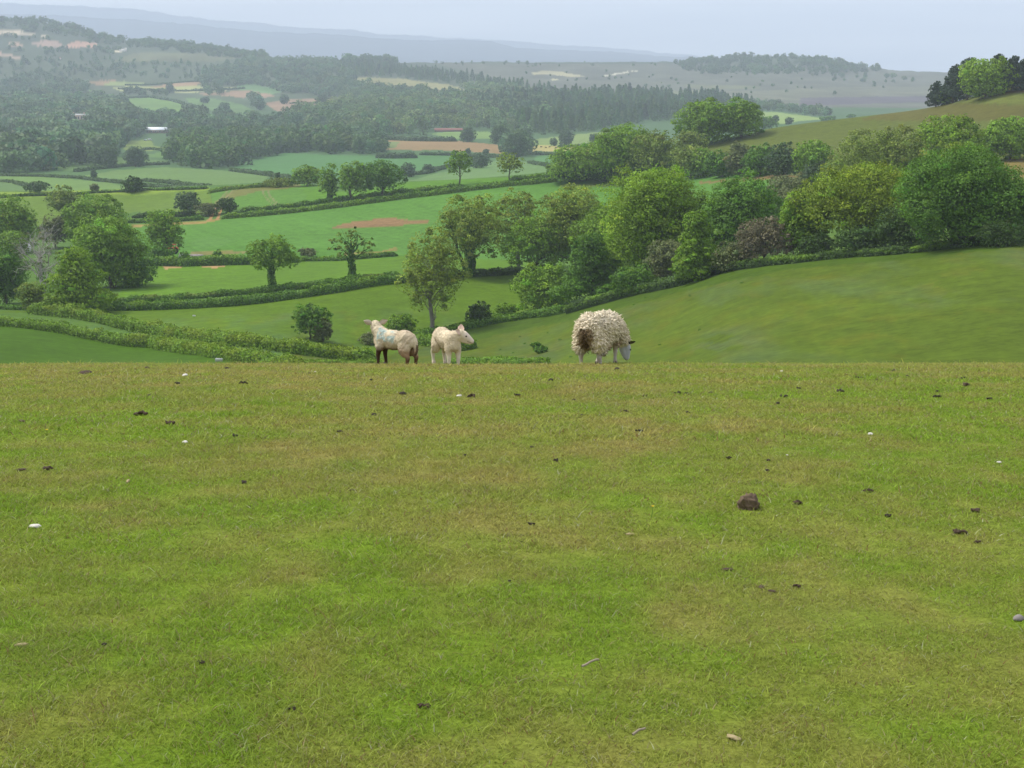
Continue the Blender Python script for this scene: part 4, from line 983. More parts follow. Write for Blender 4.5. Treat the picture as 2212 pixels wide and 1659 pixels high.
# lamb with the blue mark: heading left and away, head turned to look away over the valley
lamb('lamb', 'cream lamb with pale blue spray mark and brown legs, looking away', at_crest(394, 21.9), math.radians(180 - 33), math.radians(-57 + 10), .02,
     (.315, -.01, .535), (.27, .0, .475), ((.015, 0), (-.02, 0)), ((.02, 0), (-.02, 0)), 'blue')
# white lamb: chest towards the camera, head in profile to the right
lamb('lamb', 'clean white lamb between the blue marked lamb and the ewe, head turned right', at_crest(447.5, 22.0), math.radians(-64), math.radians(64 + 4), -.38,
     (.268, .075, .478), (.245, .03, .450), ((.012, 0), (-.012, 0)), ((.03, 0), (-.03, 0)), 'white')

def ewe():
    loc = at_crest(600.5, 22.15); hd = math.radians(62)
    root = empty('ewe', loc, hd); tag(root, 'shaggy cream ewe grazing with her head down', 'sheep', 'sheep on the crest of the pasture')
    pr = [('e', (-.02, 0, .525), (.43, .215, .205)), ('e', (-.27, 0, .545), (.235, .215, .215)), ('e', (-.36, 0, .50), (.15, .185, .20)),
          ('e', (.24, 0, .485), (.25, .195, .215)), ('e', (.02, 0, .46), (.34, .185, .165)),
          ('e', (-.33, -.125, .385), (.13, .095, .145)), ('e', (-.36, .125, .375), (.12, .088, .155)),
          ('e', (-.20, -.145, .37), (.11, .075, .12)), ('e', (.38, -.02, .43), (.17, .16, .19)),
          ('c', [(.38, 0, .44, .16), (.50, -.04, .34, .13), (.575, -.075, .235, .092)]),
          ('c', [(-.44, 0, .59, .06), (-.485, 0, .50, .05), (-.47, 0, .42, .035)])]
    LEGS = [((-.30, .125), [(-.32, .125, .26, .062), (-.375, .125, .185, .034), (-.36, .125, .10, .024), (-.355, .125, .045, .025), (-.34, .125, .014, .029)]),
            ((-.26, -.125), [(-.28, -.125, .27, .066), (-.325, -.13, .185, .038), (-.305, -.13, .10, .029), (-.30, -.13, .045, .028), (-.285, -.13, .014, .031)]),
            ((.18, .10), [(.20, .105, .27, .055), (.215, .105, .19, .032), (.175, .105, .105, .023), (.125, .105, .050, .024), (.115, .105, .018, .028)]),
            ((.24, -.10), [(.25, -.105, .28, .058), (.262, -.105, .19, .034), (.255, -.105, .10, .025), (.252, -.105, .045, .025), (.262, -.105, .014, .029)])]
    for _, l in LEGS: pr.append(('c', l))
    hpz, P, f, lft, up = head_prims((.600, -.090, .215), math.radians(-22), math.radians(-66), 1.06, .06)
    pr += hpz
    me = prim_mesh(pr, .011, 4)
    V, Nn = co_no(me)
    hd_ = sst((V - np.array(P(0, 0, 0))) @ np.array(f), -.03, .02) * (V[:, 0] > .5) 
    legm = (1 - sst(V[:, 2], .22, .28)) * (V[:, 0] < .45)
    wool = (1 - hd_) * (1 - legm)
    V = V + Nn * (wool * (n3(V, .035, 3) * .022 + n3(V, .10, 13) * .075))[:, None]
    C = np.repeat(np.array((.72, .63, .46))[None], len(V), 0) * (1 + n3(V, .05, 5)[:, None] * .4 + n3(V, .2, 15)[:, None] * .25)
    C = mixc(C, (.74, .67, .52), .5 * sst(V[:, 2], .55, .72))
    C = mixc(C, (.25, .165, .08), wool * .75 * (1 - sst(V[:, 2] + n3(V, .08, 7) * .12, .29, .38)) * sst(abs(V[:, 0] - .05), .36, .30))
    rear = sst(-V[:, 0], .33, .42)
    C = mixc(C, (.20, .135, .065), rear * .9 * sst(.115 - abs(V[:, 1] - .01) + n3(V, .06, 27) * .22, 0, .04) * (V[:, 2] < .585) * sst(V[:, 2], .27, .33))
    C = mixc(C, (.075, .050, .030), .85 * rear * sst(.036 - abs(V[:, 1] - .005) + n3(V, .05, 37) * .03, 0, .02) * (V[:, 2] < .57))
    C = mixc(C, (.46, .42, .37), legm * .95); C = mixc(C, (.40, .27, .19), legm * .5 * sst(n3(V, .06, 47), 0, .1))
    C = mixc(C, (.44, .45, .48), hd_)
    mz = np.linalg.norm(V - np.array(P(.228, 0, -.045)), axis=1); C = mixc(C, (.20, .18, .19), 1 - sst(mz, .015, .04))
    set_me(me, V, C); me.materials.append(M_WOOL)
    b = bpy.data.objects.new('body', me); COL.objects.link(b); b.parent = root
    tufts(root, me, lambda q: (q[:, 2] > .24) & (((q - np.array(P(0, 0, 0))) @ np.array(f)) < -.02) | ((q[:, 2] > .2) & (q[:, 0] < .1) & (abs(q[:, 1]) > .16)), 4600, .050, .012, 5, .5)
    for sg in (1, -1):
        ear_obj(root, P(-.005, .055 * sg, .03), P(-.05, .19 * sg, .045), .034, f * -.5 + up * .6, (.05, .04, .035), (.10, .085, .075))
        ball('eye', root, P(.085, .068 * sg, .016), .013, M_EYE)
    for _, l in LEGS: hoof(root, (l[-1][0] - .008, l[-1][1], -.002), .028)
ewe()
# ------------------------------------------------------------------ droppings, clods and wool scraps lying on the near pasture
M_DUNG = plain('dung', (.034, .026, .017), .75, .45, 60)
M_DUNGB = plain('dry_dung', (.062, .043, .027), .85, .4, 60)
M_CLOD = plain('clod_earth', (.13, .094, .063), .9, .6, 30)
M_SCRAP = plain('wool_scrap', (.58, .56, .50), .9, .12, 50)
M_STRAW = plain('dry_straw', (.33, .27, .15), .9, .25, 40)
M_STONE = plain('grey_stone', (.22, .20, .18), .9, .3, 30)
M_YELLOW = plain('petal_yellow', (.75, .55, .02), .6, .05)
M_STEM = plain('flower_stem', (.08, .18, .02), .7, .1)
def lump(name, loc, rx, ry, rz, m, seed, rough=.3, sub=3, parent=None, fine=0):
    bm = bmesh.new(); bmesh.ops.create_icosphere(bm, subdivisions=sub, radius=1)
    P = np.array([list(v.co) for v in bm.verts])
    k = 1 + rough * 2 * n3(P, .9, seed, 3) + rough * 1.2 * n3(P, .3, seed + 3, 2) + fine * n3(P, .42, seed + 7, 4)
    P = P * k[:, None] * np.array([rx, ry, rz]); P[:, 2] = np.where(P[:, 2] < 0, P[:, 2] * .35, P[:, 2])
    for v, p in zip(bm.verts, P): v.co = p
    me = bpy.data.meshes.new(name); bm.to_mesh(me); bm.free(); me.materials.append(m)
    me.polygons.foreach_set('use_smooth', np.ones(len(me.polygons), bool))
    o = bpy.data.objects.new(name, me); COL.objects.link(o); o.location = loc; o.rotation_euler = (0, 0, seed * 1.3)
    if parent: o.parent = parent
    return o
def pellets(name, loc, w, n, m, seed):
    """a heap of sheep pellets pressed together: one mesh"""
    r = np.random.default_rng(seed); bm = bmesh.new(); s = w * .30
    for i in range(n):
        a = r.random() * 6.283; d = w * .5 * r.random() ** .7
        p = (math.cos(a) * d, math.sin(a) * d * .6, s * .22 + (1 - d / w * 2) * s * .45 * r.random())
        M = Matrix.Translation(p) @ Matrix.Rotation(r.random() * 6, 4, 'Z') @ Matrix.Rotation(r.random(), 4, 'Y') @ Matrix.Diagonal((s * (.6 + .5 * r.random()), s * .5, s * .42, 1))
        bmesh.ops.create_icosphere(bm, subdivisions=2, radius=1, matrix=M)
    me = bpy.data.meshes.new(name); bm.to_mesh(me); bm.free(); me.materials.append(m)
    me.polygons.foreach_set('use_smooth', np.ones(len(me.polygons), bool))
    o = bpy.data.objects.new(name, me); COL.objects.link(o); o.location = loc; return o
K = 1024 / 2212
def spot(x, y, lift=.006):
    p, dep = ground(x * K, y * K, 2.0, 26); p.z += lift; return p, dep
NI = [0]
def item(x, y, w, kind, label, group=None):
    p, dep = spot(x, y); s = w * K * dep / F * (1.12 if kind in ('dung', 'dot', 'brown', 'flat') else 1.1); NI[0] += 1; sd = NI[0]
    if kind == 'dung': o = pellets('dung_heap', p, s, 7, M_DUNG, sd); c = 'dung'
    elif kind == 'brown': o = pellets('dung_heap', p, s, 9, M_DUNGB, sd); c = 'dung'
    elif kind == 'flat': o = lump('dung_pat', p, s / 2, s * .30, s * .11, M_DUNGB, sd, .3); c = 'dung'
    elif kind == 'dot': o = lump('dung_lump', p, s / 2, s * .38, s * .32, M_DUNG, sd, .25); c = 'dung'
    elif kind == 'white': o = lump('wool_scrap', p, s / 2, s * .35, s * .24, M_SCRAP, sd, .4); c = 'wool scrap'
    elif kind == 'straw': o = lump('straw_scrap', p, s / 2, s * .2, s * .16, M_STRAW, sd, .45); c = 'dry grass'
    elif kind == 'stone': o = lump('stone', p, s / 2, s * .35, s * .3, M_STONE, sd, .2); c = 'stone'
    elif kind == 'stick':
        b = Bag(); r = np.random.default_rng(sd); branch(b, (-s / 2, -s * .35, .012), (s / 2, s * .35, .02), (.0045), .003, np.array((.30, .26, .19)), r, .05, 5, 6)
        o = b.obj('stick', M_BARK, None, True, p); c = 'stick'
    elif kind == 'flower':
        o = empty('yellow_flower', p); b = Bag(); tube(b, [(0, 0, -.01), (.004, 0, .02), (.006, .002, .045)], [.0016, .0014, .0012], np.array((.08, .18, .02)), 5); b.obj('stalk', M_PAINT, o, True)
        V = []; Q = []
        for k in range(9):
            a = k * .698; d = Vector((math.cos(a), math.sin(a), 0)); t = Vector((-d.y, d.x, 0)); c0 = Vector((.006, .002, .045)); n = len(V)
            V += [c0, c0 + d * s * .3 + t * s * .12 + Vector((0, 0, .004)), c0 + d * s * .5 + Vector((0, 0, .007)), c0 + d * s * .3 - t * s * .12 + Vector((0, 0, .004))]; Q.append([n, n + 1, n + 2, n + 3])
        mesh_from('petals', V, Q, mat=M_YELLOW, parent=o); c = 'flower'
    tag(o, label, c, group); return o
DG = 'sheep droppings scattered over the near pasture'
for x, y, w, k, lb in [
 (183,807,38,'flat','largest flat brown pat on the crest at far left'),
 (318,797,12,'dot','dark dropping on the crest right of the large flat pat'),
 (384,830,12,'dung','small dropping below the white scrap at the left of the crest'),
 (527,830,16,'dung','dark dropping below the hedge end, left of the lambs'),
 (490,799,14,'dot','dark dropping on the crest below the clipped hedge end'),
 (323,856,10,'dot','small dropping in a thin row at upper left'),
 (305,897,22,'brown','brown clump in the upper left of the pasture'),
 (371,918,22,'brown','brown clump just right of and below another at upper left'),
 (48,911,20,'flat','brown pat near the left edge, level with the upper left clumps'),
 (44,1017,22,'flat','left one of two brown pats side by side near the left edge'),
 (101,1017,24,'brown','right one of two brown pats side by side near the left edge'),
 (505,944,14,'dung','lone dropping above the dry patch in the left half'),
 (526,1045,15,'dung','lone dropping below the dry patch in the left half'),
 (224,1396,14,'dung','dark dropping right of the pale stone at lower left'),
 (440,1435,18,'dung','dark dropping at lower left, right of the stone and small one'),
 (630,1536,16,'dung','darkest dropping near the bottom, left of centre'),
 (915,1530,22,'brown','brown dropping near the bottom centre'),
 (808,899,14,'dot','black dropping straight below the blue marked lamb'),
 (738,935,14,'dung','dropping left of and below the black one under the marked lamb'),
 (668,808,8,'dot','tiny dropping on the crest left of the blue marked lamb'),
 (802,822,8,'dot','tiny dropping just in front of the blue marked lamb'),
 (870,853,15,'dot','round brown lump left of the bright white wool scrap'),
 (1018,858,18,'brown','dark crumbs right beside the bright white wool scrap'),
 (760,1061,18,'flat','flat dark dropping left of centre, mid pasture'),
 (1005,986,9,'dot','small black dropping on the greener patch near the middle'),
 (1123,920,8,'dot','small dropping right of the middle, below the white lamb'),
 (1116,856,15,'dung','dropping halfway between the white scrap and the ewe'),
 (1198,997,14,'dung','dropping on the green patch right of the middle'),
 (1147,1135,13,'dung','lone dropping in the very middle of the picture'),
 (1100,1258,9,'dot','tiny dropping below the middle of the pasture'),
 (1149,968,8,'dot','tiny dropping above the green patch right of the middle'),
 (1190,823,12,'dot','dropping on the crest left of the ewe'),
 (1241,798,9,'dot','tiny dropping on the crest just left of the ewe hind feet'),
 (1240,866,9,'dot','tiny dropping below the left side of the ewe'),
 (1383,934,16,'dung','dark dropping below and right of the ewe, second row down'),
 (1352,890,10,'dot','small dropping straight below the ewe head'),
 (1257,899,9,'dot','small dropping straight below the ewe hind legs'),
 (1333,799,12,'dot','dropping on the crest just under the ewe nose'),
 (1463,852,16,'dung','left one of a close pair of droppings right of the ewe'),
 (1484,852,12,'dung','right one of a close pair of droppings right of the ewe'),
 (1485,893,9,'dot','small dropping below the close pair right of the ewe'),
 (1393,857,11,'brown','brown crumb left of the close pair right of the ewe'),
 (1535,851,10,'dot','small dropping right of the close pair, on the same level'),
 (1720,1089,19,'brown','brown clump right of the large earth clod'),
 (1598,1096,11,'brown','brown crumb touching the left side of the large earth clod'),
 (1570,1233,26,'flat','broad brown pat below the large earth clod'),
 (1646,1271,22,'flat','larger one of two touching grey brown pats below the clod'),
 (1668,1280,18,'flat','smaller one of two touching grey brown pats below the clod'),
 (1722,1270,16,'brown','brown crumbs right of the two touching pats'),
 (1660,997,10,'dot','dropping above the large earth clod to its right'),
 (1657,1019,11,'dot','lower one of two droppings above the large earth clod'),
 (1575,992,13,'dung','dropping above the large earth clod to its left'),
 (1692,858,15,'dung','dark dropping in the cluster of the upper right'),
 (1680,873,10,'dot','small dropping under the dark one in the upper right cluster'),
 (1725,841,12,'dung','dropping above the dark one in the upper right cluster'),
 (1815,848,18,'dung','wide dark dropping right of the upper right cluster'),
 (1855,818,12,'dung','dropping near the crest, right half, left of a pair'),
 (1917,1118,16,'dung','dropping right of the large clod, level with its base'),
 (1875,1063,16,'brown','brown crumbs above and right of the large clod'),
 (2023,859,16,'dung','black dropping below a smaller one at upper right'),
 (2023,848,11,'dot','smaller dropping right above the black one at upper right'),
 (2137,863,12,'dung','black dropping nearest the right edge in the upper rows'),
 (2082,820,14,'dung','black dropping close to the crest at the right'),
 (2085,836,22,'brown','row of brown crumbs just below the black one at the right crest'),
 (1960,815,10,'dot','small dropping on the crest at the right'),
 (1931,803,12,'dot','dropping right on the crest line at the right'),
 (1893,823,9,'dot','tiny dropping left of the small one on the right crest'),
 (2076,1153,24,'brown','reddish brown clump right of the picture, mid height'),
 (2113,1174,14,'brown','brown crumbs just below the reddish brown clump'),
 (2108,1107,20,'brown','brown crumbs above the reddish brown clump at the right'),
]: item(x, y, w, k, lb, DG)
for x, y, w, k, lb in [
 (400,812,14,'white','small white scrap on the crest at the left'),
 (682,805,9,'white','tiny white scrap left of the blue marked lamb'),
 (992,857,14,'white','bright white wool scrap below the two lambs'),
 (400,958,16,'white','white wool scrap in the left half below the brown clumps'),
 (75,1140,22,'white','white wool scrap near the left edge at mid height'),
 (1880,940,14,'white','white wool scrap in the upper right of the pasture'),
 (2158,1001,10,'white','small white scrap near the right edge'),
 (1688,804,9,'white','tiny white scrap on the crest right of the ewe'),
 (1700,985,6,'white','faint white speck above the right side of the large clod'),
 (45,1397,28,'straw','pale straw coloured lump at lower left'),
 (277,1042,18,'straw','pale dry wisp in the left half, mid height'),
 (1362,1157,16,'straw','reddish straw wisp left of the large clod'),
 (870,1322,16,'straw','pale dry wisp below the middle'),
 (1585,1598,34,'straw','dry straw tuft at the bottom right of centre'),
 (2200,1340,26,'stone','grey stone cut by the right edge'),
 (1380,1596,26,'stick','pale twig near the bottom, right of centre'),
 (1275,1446,34,'stick','thin pale twig right of centre in the lower part'),
 (100,946,6,'flower','yellow flower near the left edge'),
 (1407,1118,7,'flower','yellow flower left of the large clod'),
]: item(x, y, w, k, lb)
# the big clod
p, dep = spot(1617, 1098); s = 54 * K * dep / F
o = lump('earth_clod', p, s * .48, s * .42, s * .56, M_CLOD, 4, .5, 5, None, 1.9); tag(o, 'large brown clod of earth standing out of the grass', 'clod')

# ------------------------------------------------------------------ things out in the fields
def box(bag, c, s, col, rot=0):
    x, y, z = [a / 2 for a in s]; V = np.array([(i, j, k) for i in (-x, x) for j in (-y, y) for k in (-z, z)])
    cr, sr = math.cos(rot), math.sin(rot); V = np.stack([V[:, 0] * cr - V[:, 1] * sr, V[:, 0] * sr + V[:, 1] * cr, V[:, 2]], 1) + np.array(c)
    bag.add(V, [(0,1,3,2),(4,6,7,5),(0,4,5,1),(2,3,7,6),(0,2,6,4),(1,5,7,3)], np.array(col, float))
def wheel(parent, c, r, w, name='wheel'):
    b = Bag(); n = 20; V = []; prof = [(-w/2, r*.62), (-w/2, r*.93), (-w*.3, r), (w*.3, r), (w/2, r*.93), (w/2, r*.62)]
    a = np.arange(n) / n * 6.283
    for yy, rr in prof: V.append(np.stack([np.cos(a) * rr, a * 0 + yy, np.sin(a) * rr], 1))
    Q = [[i*n+j, i*n+(j+1) % n, (i+1)*n+(j+1) % n, (i+1)*n+j] for i in range(5) for j in range(n)]
    b.add(np.concatenate(V), Q, np.array((.02, .02, .02)))
    t = b.obj(name, M_PAINT, parent, True, c)
    b = Bag(); V = []
    for yy, rr in ((-w*.35, .001), (-w*.35, r*.63), (w*.35, r*.63), (w*.35, .001)): V.append(np.stack([np.cos(a) * rr, a * 0 + yy, np.sin(a) * rr], 1))
    Q = [[i*n+j, i*n+(j+1) % n, (i+1)*n+(j+1) % n, (i+1)*n+j] for i in range(3) for j in range(n)]
    b.add(np.concatenate(V), Q, np.array((.5, .42, .2))); b.obj('rim', M_PAINT, t, True)
def hullbox(bag, sect, col):
    """sections (x, halfwidth, z0, z1, round) lofted"""
    V = []; 
    for x, hw, z0, z1, rd in sect:
        V.append([(x, -hw, z0), (x, hw, z0), (x, hw, z1 - rd), (x, hw - rd, z1), (x, -hw + rd, z1), (x, -hw, z1 - rd)])
    n = len(sect); V = np.array(V).reshape(-1, 3)
    Q = [[i*6+j, i*6+(j+1) % 6, (i+1)*6+(j+1) % 6, (i+1)*6+j] for i in range(n-1) for j in range(6)]
    for b in (0, (n-1)*6): Q += [[b, b+1, b+2, b+5], [b+5, b+2, b+3, b+4]]
    bag.add(V, Q, np.array(col, float))
# red tractor under the leaning tree
p, dep = ground(172.5, 254, 330)
t = empty('tractor', p, math.radians(160)); t.scale = (1.2, 1.2, 1.2); tag(t, 'small red tractor parked under the leaning round tree', 'tractor')
RED = (.42, .035, .02)
b = Bag(); hullbox(b, [(.35, .33, .75, 1.35, .06), (1.5, .30, .75, 1.32, .08), (1.72, .26, .8, 1.22, .1)], RED); b.obj('bonnet', M_PAINT, t)
b = Bag(); box(b, (.6, 0, .62), (2.4, .5, .3), (.08, .03, .03)); b.obj('chassis', M_PAINT, t)
b = Bag(); hullbox(b, [(-.75, .55, 2.0, 2.16, .05), (.4, .55, 2.0, 2.16, .05)], RED); b.obj('cab_roof', M_PAINT, t)
for x in (-.68, .32):
    for y in (-.5, .5):
        b = Bag(); tube(b, [(x, y, .9), (x * .95, y * .96, 2.0)], [.045, .045], np.array(RED), 6); b.obj('cab_post', M_PAINT, t)
b = Bag(); box(b, (-.3, 0, .95), (.5, .5, .12), (.03, .03, .03)); box(b, (-.52, 0, 1.25), (.1, .5, .5), (.03, .03, .03)); b.obj('seat', M_PAINT, t)
for s in (-1, 1):
    wheel(t, (-.35, .72 * s, .72), .72, .36); wheel(t, (1.3, .62 * s, .42), .42, .24)
    b = Bag(); a = np.linspace(.3, 2.6, 9); V = np.array([(-.35 + math.cos(q) * .82, .72 * s + e * .22, .72 + math.sin(q) * .82) for q in a for e in (-1, 1)])
    b.add(V, [[2*i, 2*i+1, 2*i+3, 2*i+2] for i in range(8)], np.array(RED)); b.obj('mudguard', M_PAINT, t)
b = Bag(); tube(b, [(1.1, .18, 1.3), (1.1, .18, 1.95)], [.035, .03], np.array((.05, .05, .05)), 8); b.obj('exhaust', M_PAINT, t)
# bonfire heap, its smoke, the white sheet of board beside it
p, dep = ground(193, 256.5, 330); o = lump('ash_heap', p, 3.4, 1.3, .55, plain('ash', (.26, .23, .21), .95, .45, 1.2), 8, .35); tag(o, 'low grey smouldering heap of ashes beside the field hedge', 'ash heap')
p2_, dep = ground(181, 257.5, 330); b = Bag(); M_ = []
V = np.array([(-.75, 0, 0), (.75, .1, 0), (.80, .55, 1.05), (-.45, .5, 1.25)]); b.add(np.concatenate([V, V + np.array([.02, .06, .01])]), [(0,1,2,3),(4,7,6,5),(0,4,5,1),(1,5,6,2),(2,6,7,3),(3,7,4,0)], np.array((.62, .66, .55)))
o = b.obj('white_board', M_PAINT, None, False, p2_); tag(o, 'pale white board leaning between the tractor and the ash heap', 'board')
bm = bmesh.new()
bmesh.ops.create_icosphere(bm, subdivisions=3, radius=1)
for v in bm.verts:
    z = v.co.z; v.co = Vector((v.co.x * (2.6 + 2.2 * (z + 1)) + z * 3.0 + math.sin(z * 4) * .5, v.co.y * (1.2 + .8 * (z + 1)), z * 2.6 + 2.9))
me = bpy.data.meshes.new('smoke'); bm.to_mesh(me); bm.free(); o = bpy.data.objects.new('smoke', me); COL.objects.link(o); o.location = p + Vector((3, 0, -.2))
m = bpy.data.materials.new('smoke_air'); m.use_nodes = True; m.node_tree.nodes.remove(m.node_tree.nodes['Principled BSDF'])
pv = N(m.node_tree, 'ShaderNodeVolumePrincipled'); pv.inputs['Color'].default_value = (.85, .88, .9, 1); pv.inputs['Density'].default_value = .006
m.node_tree.links.new(pv.outputs[0], m.node_tree.nodes['Material Output'].inputs['Volume']); me.materials.append(m)
tag(o, 'thin pale smoke drifting right from the smouldering heap', 'smoke', kind='stuff')
# white caravan behind the left trees
p, dep = ground(20, 253, 400); t = empty('caravan', p, math.radians(12)); tag(t, 'white caravan with only its roof showing between the left trees', 'caravan')
W_ = (.78, .78, .76)
b = Bag(); hullbox(b, [(-2.9, 1.05, .5, 1.9, .2), (-2.6, 1.1, .4, 2.45, .18), (-1.2, 1.1, .4, 2.6, .15), (1.6, 1.1, .4, 2.6, .15), (2.5, 1.1, .4, 2.35, .2), (2.9, 1.05, .5, 1.6, .2)], W_); b.obj('shell', M_PAINT, t)
for x in (-1.5, .2, 1.7):
    b = Bag(); box(b, (x, -1.115, 1.7), (1.0, .03, .6), (.03, .04, .05)); b.obj('window', M_PAINT, t)
b = Bag(); box(b, (.95, -1.115, 1.3), (.6, .03, 1.6), (.7, .7, .68)); b.obj('door', M_PAINT, t)
for s in (-1, 1): wheel(t, (0, 1.0 * s, .34), .34, .2)
b = Bag(); box(b, (.2, 0, 2.68), (.7, .5, .12), (.6, .6, .6)); b.obj('roof_vent', M_PAINT, t)
# pale lumps lying in the near fields, nettles on the slope
for px, py, w, lb, m in ((194,316.3,.5,'small white block lying in the bright field above the lane','w'),(219,361.3,.9,'white trough at the foot of the clipped hedge on the crest','w')):
    p, dep = ground(px, py, 150); b = Bag(); hullbox(b, [(-w/2, w*.3, 0, w*.42, .03), (w/2, w*.3, 0, w*.38, .03)], (.66, .67, .66)); o = b.obj('white_block', M_PAINT, None, False, p); tag(o, lb, 'block')
for px, py, w, h_, lb in ((541,353,14,6,'larger clump of nettles on the slope between the white lamb and ewe'),(536,347.5,10,5,'smaller clump of nettles on the slope between the white lamb and ewe')):
    tree(px, py, py - h_, w, 'bush', 'dark', lb, 'nettles', 'nettle_clump', ymin=100)
r = np.random.default_rng(3)
for i, (px, py) in enumerate([(520,337),(525,344),(548,333),(500,350),(560,340),(585,341),(595,330),(634,305),(645,298),(690,296),(742,283),(536,359),(513,353),(571,357),(660,345),(700,330)]):
    p, dep = ground(px, py, 90); w = 2.6 * dep / F * (.8 + .5 * r.random())
    b = Bag(); n = 70; q = unit(r.normal(size=(n, 3))) * r.random((n, 1)) ** .5 * np.array([w * .6, w * .4, w * .35]); q[:, 2] = abs(q[:, 2])
    V, Q, C = leaves(q, q + np.array([0, 0, .2]), .14, np.repeat(np.array(TONE['dark'])[None], n, 0), r); b.add(V, Q, C)
    o = b.obj('thistle_tuft', M_LEAF, None, False, p); tag(o, 'small dark weed tuft dotted on the smooth right hand slope', 'weed', 'weed tufts dotted over the right hand slope')
# fence posts along the lower right hedge
for i, (px, py, h_) in enumerate([(527,316.5,6.5),(513,319,5.5),(485,325.5,5.5),(700,280,7),(782,264,6),(1018,240,8)]):
    p, dep = ground(px, py, 100); hh = h_ * dep / F; b = Bag(); tube(b, [(0, 0, -.2), (.02, 0, hh * .5), (.03, .02, hh)], [.07, .065, .06], np.array((.25, .23, .2)), 7)
    o = b.obj('fence_post', M_BARK, None, True, p); tag(o, 'weathered wooden fence post standing at the foot of the field hedge', 'fence post', 'fence posts along the right field hedge')
# ------------------------------------------------------------------ buildings far down the valley
def wall_box(parent, w, d, h, col, name='wall'):
    b = Bag(); box(b, (0, 0, h / 2 - .5), (w, d, h + 1), col); return b.obj(name, M_PAINT, parent)
def gable(parent, w, d, z, rise, col, over=.3, name='roof'):
    x, y = w / 2 + over, d / 2 + over; V = [(-x, -y, z), (x, -y, z), (x, y, z), (-x, y, z), (-x, 0, z + rise), (x, 0, z + rise)]
    V2 = [(a, b_, c - .25) for a, b_, c in V]; V = np.array(V + V2)
    Q = [(0,1,5,4),(2,3,4,5),(6,10,11,7),(8,11,10,9),(0,6,7,1),(2,8,9,3),(0,4,10,6),(4,3,9,10),(1,7,11,5),(5,11,8,2)]
    b = Bag(); b.add(V, Q, np.array(col, float)); return b.obj(name, M_PAINT, parent)
def windows(parent, xs, y, z, w, h, col=(.05, .05, .06), frame=(.7, .68, .62)):
    for x in xs:
        b = Bag(); box(b, (x, y, z), (w + .3, .16, h + .3), frame); f = b.obj('window', M_PAINT, parent)
        b = Bag(); box(b, (x, y - .09, z), (w, .06, h), col); b.obj('pane', M_PAINT, f)
# pale brick villa with a white parapet
p, dep = ground(79.5, 124.5, 1200); u = dep / F
t = empty('villa', p, math.radians(8)); tag(t, 'square brick villa with white parapet standing among hazy trees', 'house')
w, h = 17 * u, 9.3 * u
wall_box(t, w, w * .7, h, (.46, .33, .25))
b = Bag(); box(b, (0, 0, h + .55), (w + .9, w * .7 + .9, 1.3), (.80, .79, .76)); b.obj('parapet', M_PAINT, t)
b = Bag(); box(b, (0, 0, h * .50), (w + .25, w * .7 + .25, .35), (.74, .72, .66)); b.obj('string_course', M_PAINT, t)
windows(t, [w * k for k in (-.36, -.18, 0, .18, .36)], -w * .35 - .06, h * .76, w * .075, h * .27)
windows(t, [w * k for k in (-.36, -.18, .18, .36)], -w * .35 - .06, h * .25, w * .075, h * .28)
b = Bag(); box(b, (0, -w * .35 - .06, h * .17), (w * .1, .2, h * .34), (.1, .07, .05)); b.obj('door', M_PAINT, t)
for s in (-1, 1):
    b = Bag(); box(b, (s * w * .485, -w * .352, h * .5), (w * .04, .3, h - .2), (.74, .70, .64)); b.obj('pilaster', M_PAINT, t)
    b = Bag(); box(b, (s * w * .3, 0, h + 2), (1.6, 1.2, 2.4), (.40, .28, .2)); b.obj('chimney', M_PAINT, t)
# long low building with a white roof
p, dep = ground(157, 133, 1200); u = dep / F; t = empty('long_building', p, math.radians(-3)); tag(t, 'long low brown building with bright white roof half hidden by trees', 'farm building')
w = 21 * u; wall_box(t, w, w * .4, 3.2 * u, (.22, .15, .12)); gable(t, w, w * .4, 3.2 * u, 2.6 * u, (.80, .83, .86), .6)
windows(t, [w * k for k in (-.4, -.2, 0, .2, .4)], -w * .2 - .05, 1.6 * u, w * .07, 1.3 * u)
# red roofed cottage at the left edge
p, dep = ground(9.5, 146.5, 900); u = dep / F; t = empty('cottage', p, math.radians(15)); tag(t, 'small cottage with orange red roof at the left edge among trees', 'house')
w = 9.5 * u; wall_box(t, w, w * .6, 2.4 * u, (.52, .44, .38)); gable(t, w, w * .6, 2.4 * u, 2.1 * u, (.46, .15, .09), .4)
windows(t, [w * k for k in (-.3, 0, .3)], -w * .3 - .05, 1.3 * u, w * .1, 1.0 * u)
b = Bag(); box(b, (w * .3, 0, 4.6 * u), (.9 * u, .7 * u, 1.6 * u), (.35, .2, .15)); b.obj('chimney', M_PAINT, t)
# rusty barn at the wood edge, grey roof, quarry plant
p, dep = ground(449, 131.5, 1400); u = dep / F; t = empty('barn', p, math.radians(-2)); tag(t, 'long rusty red barn with curved roof along the wood edge', 'barn')
w = 28 * u; wall_box(t, w, 9, 1.4 * u, (.13, .07, .06))
a = np.linspace(0, math.pi, 11); V = np.array([(x, math.cos(q) * 5.2, 1.4 * u + math.sin(q) * 1.9 * u) for x in (-w/2 - .4, w/2 + .4) for q in a]); b = Bag()
b.add(V, [[i, i+1, 12+i, 11+i] for i in range(10)] , np.array((.22, .085, .07))); b.obj('roof', M_PAINT, t, True)
b = Bag(); b.add(np.concatenate([V[:11], V[11:]]), [[0, i, i+1, 0] for i in range(1, 1)] + [[i, i+1, 9-i, 10-i] for i in range(5)] + [[11+i, 12+i, 20-i, 21-i] for i in range(5)], np.array((.16, .08, .07))); b.obj('gable_end', M_PAINT, t)
